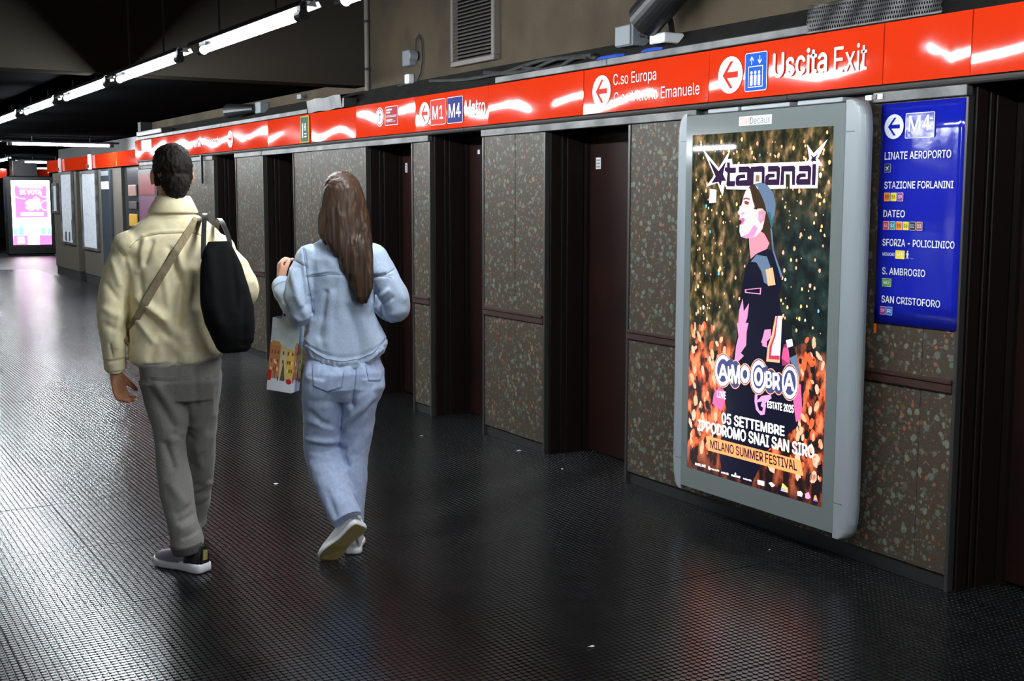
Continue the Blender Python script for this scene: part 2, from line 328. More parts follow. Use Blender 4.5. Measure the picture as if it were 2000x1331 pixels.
# poster shapes in millimetres on the screen: name, colour, layer, outline
POSTER = [
('title_outline','white',1,[(72,1587),(163,1456),(104,1404),(187,1422),(226,1359),(240,1413),(255,1391),(414,1389),(652,1392),(650,1456),(678,1455),(680,1392),(848,1393),(850,1489),(875,1489),(846,1519),(899,1599),(819,1542),(778,1582),(795,1520),(783,1508),(291,1506),(288,1532),(256,1531),(273,1574),(195,1490)]),
('title_star','plum',2,[(115,1538),(194,1477),(248,1525),(227,1462),(251,1429),(220,1430),(210,1404),(195,1425),(142,1420),(172,1452)]),
('title_star','plum',2,[(799,1541),(821,1526),(847,1542),(832,1519),(839,1506),(820,1509),(814,1501),(811,1510),(799,1512),(811,1521)]),
('title_letter','plum',2,[(253,1516),(275,1516),(276,1492),(318,1492),(318,1466),(277,1466),(278,1429),(316,1429),(312,1404),(260,1403),(251,1411),(258,1467),(238,1477),(239,1494),(254,1494)]),
('title_letter','plum',2,[(336,1495),(405,1495),(421,1484),(418,1405),(325,1405),(317,1414),(318,1447),(337,1458),(384,1459),(384,1440),(351,1440),(343,1432),(396,1433),(395,1467),(337,1467)]),
('title_letter','plum',2,[(535,1494),(600,1494),(615,1484),(613,1407),(525,1407),(517,1416),(519,1448),(536,1459),(580,1459),(581,1442),(549,1441),(542,1433),(592,1434),(591,1467),(536,1467)]),
('title_letter','plum',2,[(733,1491),(794,1492),(809,1482),(807,1407),(725,1407),(717,1416),(718,1446),(735,1457),(776,1458),(777,1441),(747,1440),(740,1433),(787,1433),(786,1465),(734,1466)]),
('title_letter','plum',2,[(421,1493),(503,1495),(515,1486),(517,1405),(495,1405),(494,1467),(442,1467),(442,1406),(416,1405)]),
('title_letter','plum',2,[(621,1491),(699,1493),(710,1485),(712,1406),(692,1407),(690,1466),(642,1467),(641,1407),(617,1406)]),
('title_letter','plum',2,[(814,1496),(837,1497),(836,1405),(813,1405)]),
('title_gap','moss',2,[(453,1455),(482,1454),(481,1424),(453,1422)]),
('singer_torso','navy',3,[(433,1069),(474,1094),(542,1118),(585,1115),(621,1065),(646,1004),(641,963),(626,913),(643,838),(668,770),(688,679),(717,608),(754,502),(777,412),(773,338),(710,285),(580,190),(481,13),(268,20),(238,128),(288,338),(254,458),(324,591),(350,692),(364,790),(372,895),(387,968),(399,1022)]),
('singer_hand','rose',4,[(232,441),(194,401),(184,351),(224,334),(253,327),(274,375),(278,421)]),
('singer_hand','rose',4,[(755,522),(738,457),(750,396),(761,352),(785,370),(795,424),(783,526)]),
('shirt_shine','pink',4,[(350,762),(363,698),(348,652),(339,585),(367,581),(404,611),(382,623),(418,663),(419,725),(430,770)]),
('shirt_shine','steel',4,[(436,1056),(474,1090),(543,1085),(568,1041),(556,956),(529,965),(512,1012),(475,1054)]),
('shirt_shine','pink',4,[(358,741),(364,824),(386,880),(396,821),(431,862),(421,791),(399,745)]),
('shirt_patch','peach',5,[(538,1024),(583,1037),(605,959),(556,951)]),
('sleeve_badge','pink',5,[(400,925),(512,940),(509,908),(401,909)]),
('sleeve_badge','navy',6,[(410,923),(504,935),(502,913),(411,913)]),
('shirt_stripe','peach',4,[(610,817),(588,727),(564,672),(557,603),(645,607),(648,663),(654,821)]),
('shirt_stripe','crimson',5,[(620,818),(603,725),(577,673),(573,616),(643,620),(647,698),(649,821)]),
('shirt_stripe','white',6,[(627,819),(616,727),(595,679),(589,635),(646,640),(649,698),(649,821)]),
('shirt_fold','pink',4,[(541,748),(582,755),(583,716),(548,688),(518,685),(527,703)]),
('shirt_fold','pink',4,[(528,689),(558,696),(559,668),(528,671)]),
('microphone_strap','black',5,[(661,790),(714,802),(720,723),(749,660),(755,620),(717,618),(699,683),(678,719)]),
('microphone_strap','white',6,[(683,714),(720,723),(728,693),(694,682)]),
('microphone_strap','steel',6,[(706,635),(752,657),(768,600),(778,539),(742,583)]),
('singer_arm','rose',3,[(669,693),(657,629),(663,595),(712,607),(700,669),(684,698)]),
('singer_neck','skinp',4,[(420,1162),(425,1120),(435,1069),(474,1095),(542,1119),(558,1146),(524,1187),(469,1212)]),
('singer_face','skinw',5,[(412,1402),(389,1381),(377,1359),(369,1333),(359,1308),(338,1284),(340,1276),(354,1268),(351,1249),(375,1244),(372,1234),(354,1225),(353,1193),(364,1169),(404,1162),(467,1174),(508,1207),(519,1239),(528,1286),(505,1302),(458,1301),(442,1333),(424,1381)]),
('singer_eye','maroon',6,[(380,1333),(396,1337),(416,1330),(409,1318),(388,1321)]),
('singer_eyebrow','maroon',6,[(375,1347),(395,1352),(419,1346),(418,1340),(395,1346),(376,1341)]),
('singer_cheek','pink',6,[(376,1285),(388,1277),(372,1273),(358,1274)]),
('singer_mouth','rose',6,[(353,1253),(381,1258),(389,1247),(375,1230),(355,1223),(369,1239)]),
('singer_cheek','pink',6,[(453,1227),(477,1212),(455,1174),(404,1162),(364,1169),(415,1184)]),
('singer_hair','hairb',6,[(410,1401),(450,1415),(495,1365),(527,1318),(524,1296),(485,1307),(466,1296),(447,1301),(462,1317),(433,1359),(424,1386)]),
('singer_hair','hairb',4,[(511,1228),(536,1286),(556,1250),(569,1209),(580,1125),(556,1146),(532,1176),(515,1197)]),
('singer_ear','skinp',7,[(481,1288),(513,1298),(529,1281),(522,1250),(496,1234),(480,1251)]),
('singer_earpiece','lilac',8,[(483,1267),(506,1277),(508,1256),(485,1251)]),
('singer_cap','steel',7,[(450,1415),(493,1421),(539,1406),(574,1375),(591,1328),(589,1277),(580,1235),(569,1209),(556,1250),(536,1286),(519,1328),(495,1365),(470,1396)]),
('singer_cap','teal',8,[(536,1286),(559,1287),(568,1250),(589,1277),(580,1235),(569,1209),(556,1250)]),
('cap_strap','steel',5,[(561,1214),(573,1209),(588,1115),(648,1004),(638,993),(581,1110)]),
('logo_rim','peach',9,[(326,532),(325,514),(320,495),(313,479),(303,464),(291,452),(277,444),(262,440),(247,440),(232,444),(219,453),(208,465),(199,480),(194,497),(191,516),(192,535),(197,553),(204,570),(215,585),(227,596),(242,604),(256,608),(271,607),(286,603),(299,594),(310,582),(318,568),(324,551)]),
('logo_rim','peach',9,[(393,522),(393,506),(390,491),(385,477),(378,465),(370,455),(360,449),(350,446),(339,446),(329,450),(320,457),(312,467),(306,480),(302,494),(301,510),(301,526),(304,541),(309,555),(316,567),(325,576),(335,583),(345,586),(355,585),(365,581),(374,574),(382,564),(388,551),(392,537)]),
('logo_rim','peach',9,[(458,530),(457,519),(455,508),(450,497),(444,488),(436,481),(428,476),(418,473),(409,473),(400,476),(392,481),(385,489),(379,498),(376,508),(374,520),(375,532),(378,543),(383,553),(389,563),(397,570),(405,575),(415,577),(424,577),(433,574),(441,569),(448,561),(453,552),(457,542)]),
('logo_rim','peach',9,[(572,534),(571,514),(567,496),(561,479),(551,464),(540,452),(527,444),(513,440),(499,440),(486,445),(474,453),(463,465),(455,481),(450,498),(447,517),(448,537),(452,556),(459,573),(469,588),(480,599),(493,607),(507,611),(521,610),(534,606),(547,597),(557,585),(565,569),(570,552)]),
('logo_rim','peach',9,[(636,521),(635,507),(633,494),(628,482),(621,471),(613,463),(603,457),(593,454),(583,454),(573,457),(564,463),(556,472),(550,483),(546,495),(545,508),(545,522),(548,535),(553,548),(560,558),(569,566),(578,572),(588,575),(599,575),(608,571),(617,565),(625,557),(631,546),(634,534)]),
('logo_rim','peach',9,[(679,516),(678,504),(676,492),(672,482),(667,473),(661,465),(654,460),(646,458),(638,458),(631,461),(624,467),(618,474),(613,484),(610,495),(609,506),(609,518),(611,530),(615,540),(621,549),(627,557),(634,561),(642,564),(650,563),(657,560),(664,555),(670,547),(674,538),(677,527)]),
('logo_rim','peach',9,[(772,533),(772,515),(768,497),(762,480),(754,465),(743,454),(731,446),(719,442),(706,442),(693,447),(682,455),(672,467),(664,482),(659,499),(657,518),(658,537),(662,555),(668,572),(677,587),(687,598),(699,606),(712,609),(725,609),(737,604),(748,595),(758,583),(765,568),(770,552)]),
('logo_backing','slate',10,[(321,532),(320,514),(316,497),(310,481),(300,467),(289,456),(276,448),(262,444),(248,445),(234,449),(222,457),(211,468),(203,482),(198,498),(196,516),(197,534),(201,552),(208,568),(218,582),(229,592),(243,600),(257,603),(271,603),(284,599),(296,591),(306,579),(314,565),(319,549)]),
('logo_backing','slate',10,[(389,521),(389,506),(386,492),(381,479),(375,468),(368,459),(359,453),(350,450),(340,450),(331,454),(323,461),(316,470),(310,482),(307,496),(305,510),(306,525),(308,539),(313,553),(319,564),(327,573),(336,578),(345,581),(354,581),(363,577),(372,570),(379,561),(384,549),(388,535)]),
('logo_backing','slate',10,[(454,530),(453,519),(451,509),(447,500),(441,491),(434,485),(426,480),(418,478),(410,478),(402,480),(394,485),(388,492),(383,500),(380,510),(379,520),(379,531),(382,542),(386,551),(392,559),(399,566),(407,570),(415,573),(423,572),(431,570),(438,565),(445,558),(449,550),(452,540)]),
('logo_backing','slate',10,[(568,533),(567,515),(564,497),(557,481),(549,467),(538,456),(526,448),(513,444),(500,444),(488,449),(476,457),(466,469),(459,483),(454,500),(452,518),(452,536),(456,554),(463,571),(471,585),(482,596),(494,603),(507,607),(520,606),(533,602),(544,593),(554,582),(561,567),(566,551)]),
('logo_backing','slate',10,[(632,520),(632,507),(629,495),(624,484),(618,474),(611,466),(602,461),(593,458),(584,458),(575,461),(566,467),(559,475),(554,485),(550,497),(549,509),(549,522),(552,534),(557,545),(563,555),(571,563),(579,568),(589,571),(598,570),(607,567),(615,562),(622,554),(627,544),(631,532)]),
('logo_backing','slate',10,[(675,515),(674,504),(673,494),(669,484),(665,476),(659,469),(653,464),(646,462),(639,463),(632,465),(626,470),(621,477),(617,486),(614,496),(613,507),(613,518),(615,528),(619,538),(623,546),(629,553),(635,557),(642,559),(649,559),(656,556),(662,551),(667,544),(671,536),(674,526)]),
('logo_backing','slate',10,[(769,533),(768,515),(765,498),(759,482),(751,468),(741,457),(730,450),(719,446),(706,447),(695,451),(684,459),(675,470),(668,485),(663,501),(661,519),(662,537),(665,554),(671,570),(679,584),(689,594),(700,602),(712,605),(724,604),(736,600),(746,592),(755,580),(762,566),(767,550)]),
('logo_ring','white',11,[(316,531),(315,514),(311,498),(305,483),(297,470),(286,460),(274,453),(262,449),(249,449),(236,453),(225,461),(216,472),(208,485),(203,500),(201,517),(202,534),(206,550),(213,565),(221,578),(232,588),(244,595),(257,599),(270,598),(282,594),(293,586),(302,576),(309,562),(314,547)]),
('logo_ring','slate',12,[(302,529),(302,517),(299,504),(294,493),(288,483),(280,475),(271,470),(261,467),(251,467),(242,470),(233,476),(226,484),(221,494),(217,506),(215,519),(216,531),(219,544),(224,555),(231,565),(239,573),(248,578),(257,581),(267,580),(276,577),(285,571),(292,563),(297,553),(301,542)]),
('logo_ring','white',11,[(563,532),(562,515),(559,499),(553,484),(545,471),(536,460),(525,453),(513,449),(501,450),(490,454),(479,461),(470,472),(463,486),(459,502),(457,519),(458,536),(461,553),(467,568),(475,581),(485,591),(496,598),(508,602),(519,601),(531,597),(541,589),(550,578),(557,564),(561,549)]),
('logo_ring','slate',12,[(549,531),(549,518),(546,506),(542,495),(536,485),(529,477),(521,472),(512,469),(504,469),(495,472),(487,478),(481,486),(476,496),(472,508),(471,520),(471,533),(474,546),(478,557),(484,567),(491,574),(500,579),(508,582),(517,582),(525,578),(533,573),(540,564),(545,554),(548,543)]),
('logo_ring','white',11,[(765,532),(764,516),(761,500),(756,485),(749,472),(740,462),(729,455),(718,452),(707,452),(696,456),(686,464),(678,474),(671,487),(667,503),(665,519),(666,536),(669,552),(674,567),(682,580),(691,589),(701,596),(712,599),(724,599),(734,595),(744,587),(752,577),(759,563),(763,548)]),
('logo_ring','slate',12,[(754,531),(754,518),(751,505),(747,494),(741,484),(734,476),(726,471),(718,468),(709,468),(701,471),(693,477),(686,486),(681,496),(678,508),(676,521),(677,534),(679,546),(683,558),(689,568),(696,575),(704,581),(713,583),(722,583),(730,580),(738,574),(744,565),(749,555),(752,543)]),
('logo_ring','white',11,[(448,529),(448,520),(446,511),(442,502),(438,495),(432,489),(425,485),(418,483),(411,483),(404,485),(398,490),(392,496),(388,503),(385,512),(384,521),(385,531),(387,540),(390,548),(395,556),(401,562),(408,566),(415,567),(422,567),(429,565),(435,561),(441,555),(445,547),(447,539)]),
('logo_ring','slate',12,[(433,527),(433,522),(432,518),(430,513),(427,509),(424,506),(421,504),(417,503),(414,503),(410,504),(407,507),(404,510),(402,514),(400,518),(400,523),(400,528),(401,533),(403,537),(405,541),(409,544),(412,546),(416,547),(419,547),(423,546),(426,544),(429,541),(431,537),(433,532)]),
('logo_ring','white',13,[(540,529),(540,520),(538,510),(535,502),(530,494),(525,488),(519,484),(512,482),(505,483),(499,485),(493,489),(488,496),(484,503),(481,512),(480,522),(480,531),(482,541),(486,549),(490,557),(496,563),(502,567),(509,569),(515,568),(522,566),(528,562),(533,555),(537,548),(539,539)]),
('logo_ring','slate',14,[(525,527),(525,522),(524,517),(522,512),(520,508),(517,505),(514,503),(511,502),(508,502),(505,503),(502,506),(499,509),(498,514),(496,518),(496,524),(496,529),(497,534),(498,539),(501,543),(503,546),(506,548),(509,549),(513,549),(516,548),(519,545),(521,542),(523,538),(524,533)]),
('logo_gap','slate',12,[(287,575),(328,591),(330,547),(297,528),(285,549)]),
('logo_gap','slate',12,[(535,572),(570,583),(574,548),(551,545)]),
('belt_ring','rosep',8,[(487,439),(505,445),(505,394),(519,368),(540,367),(549,401),(564,403),(556,355),(530,348),(498,368),(486,406)]),
('belt_ring','rosep',8,[(494,402),(532,438),(593,454),(599,437),(569,418),(544,386),(528,391),(538,414)]),
('banner','orange',9,[(141,184),(797,185),(817,117),(159,114)]),
('small_logo','white',10,[(164,33),(173,36),(178,19),(168,19)]),
('small_logo','white',10,[(336,28),(400,31),(398,22),(336,21)]),
('small_logo','white',10,[(358,34),(364,43),(371,35),(365,32)]),
('small_logo','white',10,[(520,39),(565,41),(565,19),(523,19)]),
('small_logo','white',10,[(596,40),(613,47),(637,37),(619,25),(604,34)]),
('small_logo','yellow',10,[(687,58),(720,42),(721,21),(676,20)]),
('small_logo','lilac',11,[(682,36),(712,37),(711,22),(676,21)]),
('small_logo','white',10,[(783,39),(803,45),(815,36),(811,21),(784,22)]),
('small_logo','rosep',10,[(832,39),(851,52),(866,29),(852,19),(833,20)]),
('small_logo','orange',10,[(889,44),(898,47),(909,21),(883,21)]),
('small_logo','blue',11,[(884,24),(906,26),(907,19),(883,18)]),
]
POSTER_TEXT = [
('LIVE','white',10,[(219,420),(281,423),(283,386),(220,388)]),
('ESTATE 2025','white',10,[(573,422),(744,427),(745,390),(574,389)]),
('05 SETTEMBRE','white',10,[(255,320),(689,322),(691,275),(256,265)]),
('IPPODROMO SNAI SAN SIRO','white',10,[(79,257),(878,266),(880,207),(80,200)]),
('MILANO SUMMER FESTIVAL','ink',11,[(175,172),(772,179),(779,131),(177,127)]),
('MAGELLANO','white',10,[(63,34),(144,38),(144,24),(64,22)]),
('friends','white',10,[(175,30),(246,34),(246,24),(175,21)]),
('eclectic','white',10,[(262,30),(318,32),(317,21),(261,20)]),
('eclectic','white',10,[(420,31),(479,32),(479,22),(420,22)]),
('EMI','ink',11,[(528,32),(557,34),(557,25),(529,24)]),
('A','white',13,[(223,553),(295,556),(297,483),(226,479)]),
('L','white',13,[(294,550),(322,551),(324,479),(297,478)]),
('M','white',13,[(320,561),(379,564),(383,474),(323,470)]),
('B','white',13,[(558,559),(598,561),(601,484),(561,481)]),
('R','white',13,[(603,557),(651,560),(654,482),(606,479)]),
('A','white',13,[(677,566),(743,570),(746,490),(680,485)]),
]

# ------------------------------------------------------------------ floor
floor = struct('floor', MB().box(-9, 12, -7, 60, -0.12, -0.006), M['rubber_far'])
TW, TL, NX, NY = 0.5, 0.88, 20, 35
tb = MB().box(0.001, TW-0.001, 0.001, TL-0.001, -0.006, -0.0032)
K = 9
cs = [(math.cos(2*PI*k/K), math.sin(2*PI*k/K)) for k in range(K)]
for i in range(NX):
    for j in range(NY):
        cx = 0.0125+i*0.025; cy = 0.015+j*0.025
        vs = [(cx+c*0.0112, cy+s*0.0112, -0.0033) for c, s in cs]+[(cx+c*0.0104, cy+s*0.0104, 0.0) for c, s in cs]
        fs = [(k, (k+1) % K, K+(k+1) % K, K+k) for k in range(K)]+[tuple(range(K, 2*K))]
        tb.add(vs, fs)
tile_me = mesh_of('rubber_tile', tb.v, tb.f, M['rubber'])
for ix in range(10):
    for iy in range(30):
        o = bpy.data.objects.new('rubber_tile', tile_me); COL.objects.link(o)
        o.parent = floor
        o.location = (-0.414+ix*TW, 2.14+iy*TL, random.uniform(-0.0006, 0.0006))
        o.rotation_euler = (random.gauss(0, 0.0006), random.gauss(0, 0.0009), 0)

# ------------------------------------------------------------------ ceiling, bulkhead, far and unseen walls
struct('ceiling', MB().box(-9, 12, -7, 9.33, 3.6, 3.8), M['black_paint'])
struct('trim_1', MB().box(-9, 4.15, 9.33, 9.6, 2.50, 3.8), M['bulkhead'])
struct('trim_2', MB().box(-9, 12, 9.6, 60, 2.56, 3.8), M['black_paint'])
struct('wall_left', MB().box(-9.2, -9, -7, 60, -0.1, 3.8), M['dark_wall'])
struct('wall_back', MB().box(-9, 12, -7.2, -7, -0.1, 3.8), M['dark_wall'])
struct('wall_far', MB().box(-9, 12, 52, 52.2, -0.1, 3.8), M['dark_wall'])

# ------------------------------------------------------------------ right wall: upper plaster, piers with speckled panels, recessed doors
PX = 3.97
DX = 4.265
wall = struct('wall_right', MB().box(4.15, 4.6, -2, 16.25, 2.07, 3.6).box(DX+0.05, DX+0.3, -2, 16.25, -0.006, 2.08), M['plaster'])
piers = [(-2.0, 1.95, []), (3.22, 5.453, [3.40, 4.50]), (6.304, 7.087, [6.671]), (7.854, 8.155, []),
         (8.981, 10.613, [10.17]), (11.423, 12.274, [11.836]), (13.012, 16.25, [13.35, 14.1, 15.2])]
core = MB()
for y0, y1, ss in piers:
    core.box(3.99, DX+0.05, y0+0.012, y1-0.012, -0.006, 2.06)
obj('pier_core', core, M['plinth'], wall)
for y0, y1, ss in piers:
    cuts = [y0+0.018]+ss+[y1-0.018]
    for a, b in zip(cuts[:-1], cuts[1:]):
        j = 0.0015 if (b-a) < 5 else 0
        for z0, z1 in ((0.868, 1.992), (0.066, 0.818)):
            if b-a < 0.03: continue
            dx = random.uniform(-0.0015, 0.0015)
            obj('panel', MB().bbox(PX+dx, 3.99, a+j, b-j, z0, z1, 0.002), M['terrazzo'], wall)
    obj('rail', MB().bbox(3.956, 3.99, y0+0.018, y1-0.018, 0.816, 0.852, 0.004).bbox(3.950, 3.99, y0+0.018, y1-0.018, 0.852, 0.870, 0.004), M['brown_metal'], wall)
    obj('plinth', MB().box(3.982, 3.995, y0+0.018, y1-0.018, -0.004, 0.066), M['plinth'], wall)
    for e in (y0, y1-0.018):
        obj('edge_trim', MB().bbox(3.962, 4.0, e, e+0.018, -0.004, 1.99, 0.003), M['alu_dark'], wall)
# strips of sheet metal between the panels and the sign beam
for a, b in ((3.22, 3.70), (4.86, 7.087), (7.86, 10.2), (10.2, 11.42), (11.43, 12.27), (13.02, 16.2)):
    obj('fascia_strip', MB().bbox(3.952, 3.99, a+0.002, b-0.002, 1.992, 2.046, 0.003), M['alu'], wall)
# the recessed doors
doors = [(1.95, 3.22), (5.453, 6.304), (7.087, 7.854), (8.155, 8.981), (10.613, 11.423), (12.274, 13.012)]
for i, (y0, y1) in enumerate(doors):
    d = struct('door_%d' % (i+1), MB().bbox(DX, DX+0.05, y0+0.045, y1-0.02, 0.01, 2.0, 0.004), M['brown_door'])
    obj('door_frame', MB().box(DX-0.025, DX+0.05, y1-0.045, y1-0.013, -0.004, 2.04).box(DX-0.025, DX+0.05, y0+0.013, y0+0.045, -0.004, 2.04).box(DX-0.025, DX+0.05, y0+0.045, y1-0.045, 2.0, 2.04), M['jamb'], d)
    for x0, x1 in ((3.995, 4.06), (4.075, 4.10), (4.115, 4.235)):
        obj('jamb_panel', MB().bbox(x0, x1, y1-0.016, y1-0.006, -0.004, 2.04, 0.003), M['jamb'], d)
        obj('jamb_panel', MB().bbox(x0, x1, y0+0.006, y0+0.016, -0.004, 2.04, 0.003), M['jamb'], d)
    st = {1: (6.147, 6.198, 1.768, 1.837), 2: (7.659, 7.689, 1.902, 1.932), 3: (8.846, 8.886, 1.791, 1.865)}.get(i)
    if st:
        s = obj('sticker', MB().box(DX-0.0012, DX, *st), M['paper'], d); s['label'] = 'small white sticker with grey print'
        if i != 2:
            for q in range(3):
                zc = st[2]+(st[3]-st[2])*(0.22+0.28*q)
                obj('print_line', MB().box(DX-0.0016, DX-0.0012, st[0]+0.006, st[1]-0.006, zc-0.006, zc+0.004), M['grey_film'], s)
obj('lintel', MB().box(4.0, DX+0.05, -2, 16.25, 2.046, 2.07), M['plinth'], wall)

# ledge above the sign beam
struct('trim_3', MB().add([(3.99, -2, 2.3), (3.99, 16.25, 2.3), (4.15, 16.25, 2.47), (4.15, -2, 2.47), (4.15, -2, 2.3), (4.15, 16.25, 2.3)],
      [(0, 1, 2, 3), (0, 3, 4), (1, 5, 2), (0, 4, 5, 1), (3, 2, 5, 4)]), M['dust'])
for i, (a, b) in enumerate(((4.06, 5.62), (5.62, 6.86), (10.15, 12.6), (12.6, 16.2))):
    struct('trim_%d' % (4+i), MB().bbox(3.93, 3.99, a+0.003, b-0.003, 2.318, 2.358, 0.004), M['alu'])
# rounded rail under the red beam
rail = MB()
for a, b in ((-2, 4.2), (4.2, 7.3), (7.3, 10.4), (10.4, 13.4), (13.4, 16.25)):
    rail.tube([(3.955, a+0.002, 2.05), (3.955, b-0.002, 2.05)], 0.017, 12)
struct('trim_8', rail, M['alu_dark'])
struct('trim_9', MB().box(3.955, 4.05, -2, 16.25, 2.066, 2.31), M['plinth'])

# ------------------------------------------------------------------ far stretch of the corridor (set back)
FX = 4.73
farw = struct('wall_right_far', MB().box(FX+0.16, FX+0.6, 16.25, 27.0, -0.006, 2.56).box(4.0, FX+0.6, 16.25, 16.4, -0.006, 2.56).box(FX+0.16, 12, 26.8, 27.0, -0.006, 2.56), M['plinth'])
M['far_panel'] = mat('grey_brown_far_panel', srgb(84, 78, 68), 0.5)
add_noise_color(M['far_panel'], srgb(68, 63, 54), 60, 3)
for y0, y1 in ((24.31, 26.66), (22.02, 23.74), (20.62, 21.95), (16.5, 19.4)):
    obj('far_pier', MB().bbox(FX, FX+0.17, y0, y1, 0.16, 2.07, 0.004), M['far_panel'], farw)
    obj('plinth', MB().box(FX+0.02, FX+0.17, y0, y1, -0.004, 0.16), M['plinth'], farw)
obj('glazed_panel', MB().bbox(FX+0.05, FX+0.17, 19.42, 20.6, 0.02, 2.07, 0.004), mat('dark_glazed_panel', (0.03, 0.035, 0.04), 0.15), farw)

# ------------------------------------------------------------------ red overhead sign beam, one thing per enamel plate
BX = 3.93
seams = [0.95, 2.07, 3.19, 3.628, 4.743, 5.844, 6.943, 8.013, 9.08, 10.13, 11.17, 12.25, 13.33, 14.4, 15.35, 16.29]
labels = {0: 'blank red overhead plate nearest the camera, out of frame', 1: 'blank red overhead plate above the nearest dark doorway, out of frame',
 2: 'glossy red overhead plate above the nearest dark doorway, cut by the photo edge',
 3: 'short blank red overhead plate right of the Uscita Exit plate',
 4: 'red overhead plate with lift pictogram reading Uscita Exit',
 5: 'red overhead plate reading C.so Europa and C.so Vittorio Emanuele',
 6: 'blank red overhead plate between Metro plate and C.so Europa plate',
 7: 'red overhead plate with M1 and M4 badges reading Metro',
 8: 'red overhead plate with white prohibition disc and crimson notice',
 9: 'blank red overhead plate right of the green emergency strip',
 10: 'red overhead plate carrying the green emergency strip at its near end',
 11: 'blank red overhead plate right of the Via Montenapoleone arrow disc',
 12: 'red overhead plate with the end of Via Montenapoleone and its arrow disc',
 13: 'red overhead plate with the word Via, above the man\'s head',
 14: 'last red overhead plate of the near beam, behind the man\'s hair'}
rng = random.Random(11)
plates = {}
for i in range(len(seams)-1):
    y0, y1 = seams[i]+0.002, seams[i+1]-0.002
    t = thing('sign_plate', labels[i], 'sign', (BX, (y0+y1)/2, 2.062), 0, 'red plates of the overhead sign beam')
    plates[i] = t
    # pressed sheet: gentle random warp, so every plate mirrors the lamps a little differently
    mb = MB(); n = 9; tx = {3: 0.001, 4: 0.0045, 5: 0.0012, 6: 0.0005, 7: -0.0045, 8: 0.004}.get(i, rng.uniform(-0.004, 0.004)); ph = rng.uniform(0, 6)
    vs = []
    for q in range(n+1):
        for z in range(4):
            yy = y0+(y1-y0)*q/n; zz = 2.064+0.248*z/3
            x = BX+0.001+tx*(z/3-0.5)+0.0012*math.sin(ph+q*0.9+z)
            vs.append((x, yy, zz))
    fs = []
    for q in range(n):
        for z in range(3):
            e = q*4+z; fs.append((e, e+1, e+5, e+4))
    nf = len(fs)
    rim = [q*4 for q in range(n+1)]+[n*4+1, n*4+2]+[q*4+3 for q in range(n, -1, -1)]+[2, 1]
    o0 = len(vs); R_ = len(rim)               # folded edges get vertices of their own, so the face stays optically flat
    vs += [vs[i] for i in rim]+[(vs[i][0]+0.022, vs[i][1], vs[i][2]) for i in rim]
    fs += [(o0+k, o0+(k+1) % R_, o0+R_+(k+1) % R_, o0+R_+k) for k in range(R_)]+[tuple(range(o0+R_, o0+2*R_))]
    mb.add(vs, fs)
    po = obj('plate', mb, M['red'], t)
    for p_ in po.data.polygons: p_.use_smooth = p_.index < nf
FRM = wallframe(BX)
D0, D1 = 0.0035, 0.0045

def flat(name, pts, m, parent, d0=D0, d1=D1, frame=None):
    return obj(name, MB().prism(pts, frame or FRM, d0, d1), m, parent)

def arrow(parent, cy, cz, r, m, left=True, d=D1, frame=None, w=0.16):
    """arrow as one outline polygon, r = half size, in frame coordinates a=-y"""
    s = -1 if left else 1
    a = -cy; t = r*w
    P = [(0.62, t), (-0.25, t), (0.22, 0.72), (0.0, 0.72), (-0.62, 0.0), (0.0, -0.72), (0.22, -0.72), (-0.25, -t), (0.62, -t)]
    pts = [(a-s*x*r, cz+(y if abs(y) == t else y*r)) for x, y in P]
    return flat('arrow', pts, m, parent, d, d+0.0008, frame)

def disc(parent, cy, cz, r, left=True, m=None, am=None, frame=None, d0=D0, d1=D1):
    flat('arrow_disc', circle(-cy, cz, r), m or M['white_film'], parent, d0, d1, frame)
    arrow(parent, cy, cz, r, am or M['red_film'], left, d1, frame)

def frame_box(parent, y0, y1, z0, z1, r, border, fill, name='line_badge', bw=0.006, d0=D0, frame=None):
    """rounded badge: border plate with a fill plate in front"""
    flat(name, rrect(-y1, -y0, z0, z1, r), border, parent, d0, d0+0.0007, frame)
    flat(name+'_face', rrect(-y1+bw, -y0-bw, z0+bw, z1-bw, max(r-bw, 0.001)), fill, parent, d0+0.0007, d0+0.0013, frame)

def wtext(s, y0, y1, z0, z1, m, parent, bold=0.0, d=D1+0.0006, frame=None, name='lettering'):
    """y0 is the left (far) end, y1 the right end"""
    return text_quad(name, s, rect_quad(-y0, -y1, z0, z1), frame or FRM, d, m, parent, bold)

def four(parent, y0, y1, z0, z1, m, d, frame=None):
    """the numeral 4 as an outline with its eye cut open along the diagonal"""
    w, h = y0-y1, z1-z0; mb = MB()
    for pts in ([(0, .22), (.16, .22), (.66, .98), (.50, 1.0)], [(0, .22), (0, .38), (1, .38), (1, .22)], [(.50, 0), (.70, 0), (.70, 1), (.50, 1)]):
        k = len(mb.v); mb.prism([(-y0+a*w, z0+b*h) for a, b in pts], frame or FRM, d, d+0.0006+0.00005*(k > 0)+0.00005*(k > 8))
    return obj('lettering', mb, m, parent)

# metro plate
p = plates[7]
disc(p, 7.856, 2.186, 0.0795)
frame_box(p, 7.533, 7.762, 2.096, 2.273, 0.014, M['white_film'], M['red_film'], bw=0.004)
wtext('M1', 7.731, 7.567, 2.135, 2.228, M['white_film'], p, 0.012, D0+0.0018)
frame_box(p, 7.285, 7.512, 2.096, 2.273, 0.014, M['white_film'], M['navy_film'], bw=0.004)
wtext('M', 7.486, 7.392, 2.134, 2.228, M['white_film'], p, 0.012, D0+0.0018)
four(p, 7.380, 7.309, 2.134, 2.228, M['white_film'], D0+0.0018)
wtext('Metro', 7.247, 6.975, 2.132, 2.236, M['white_film'], p, 0.007)
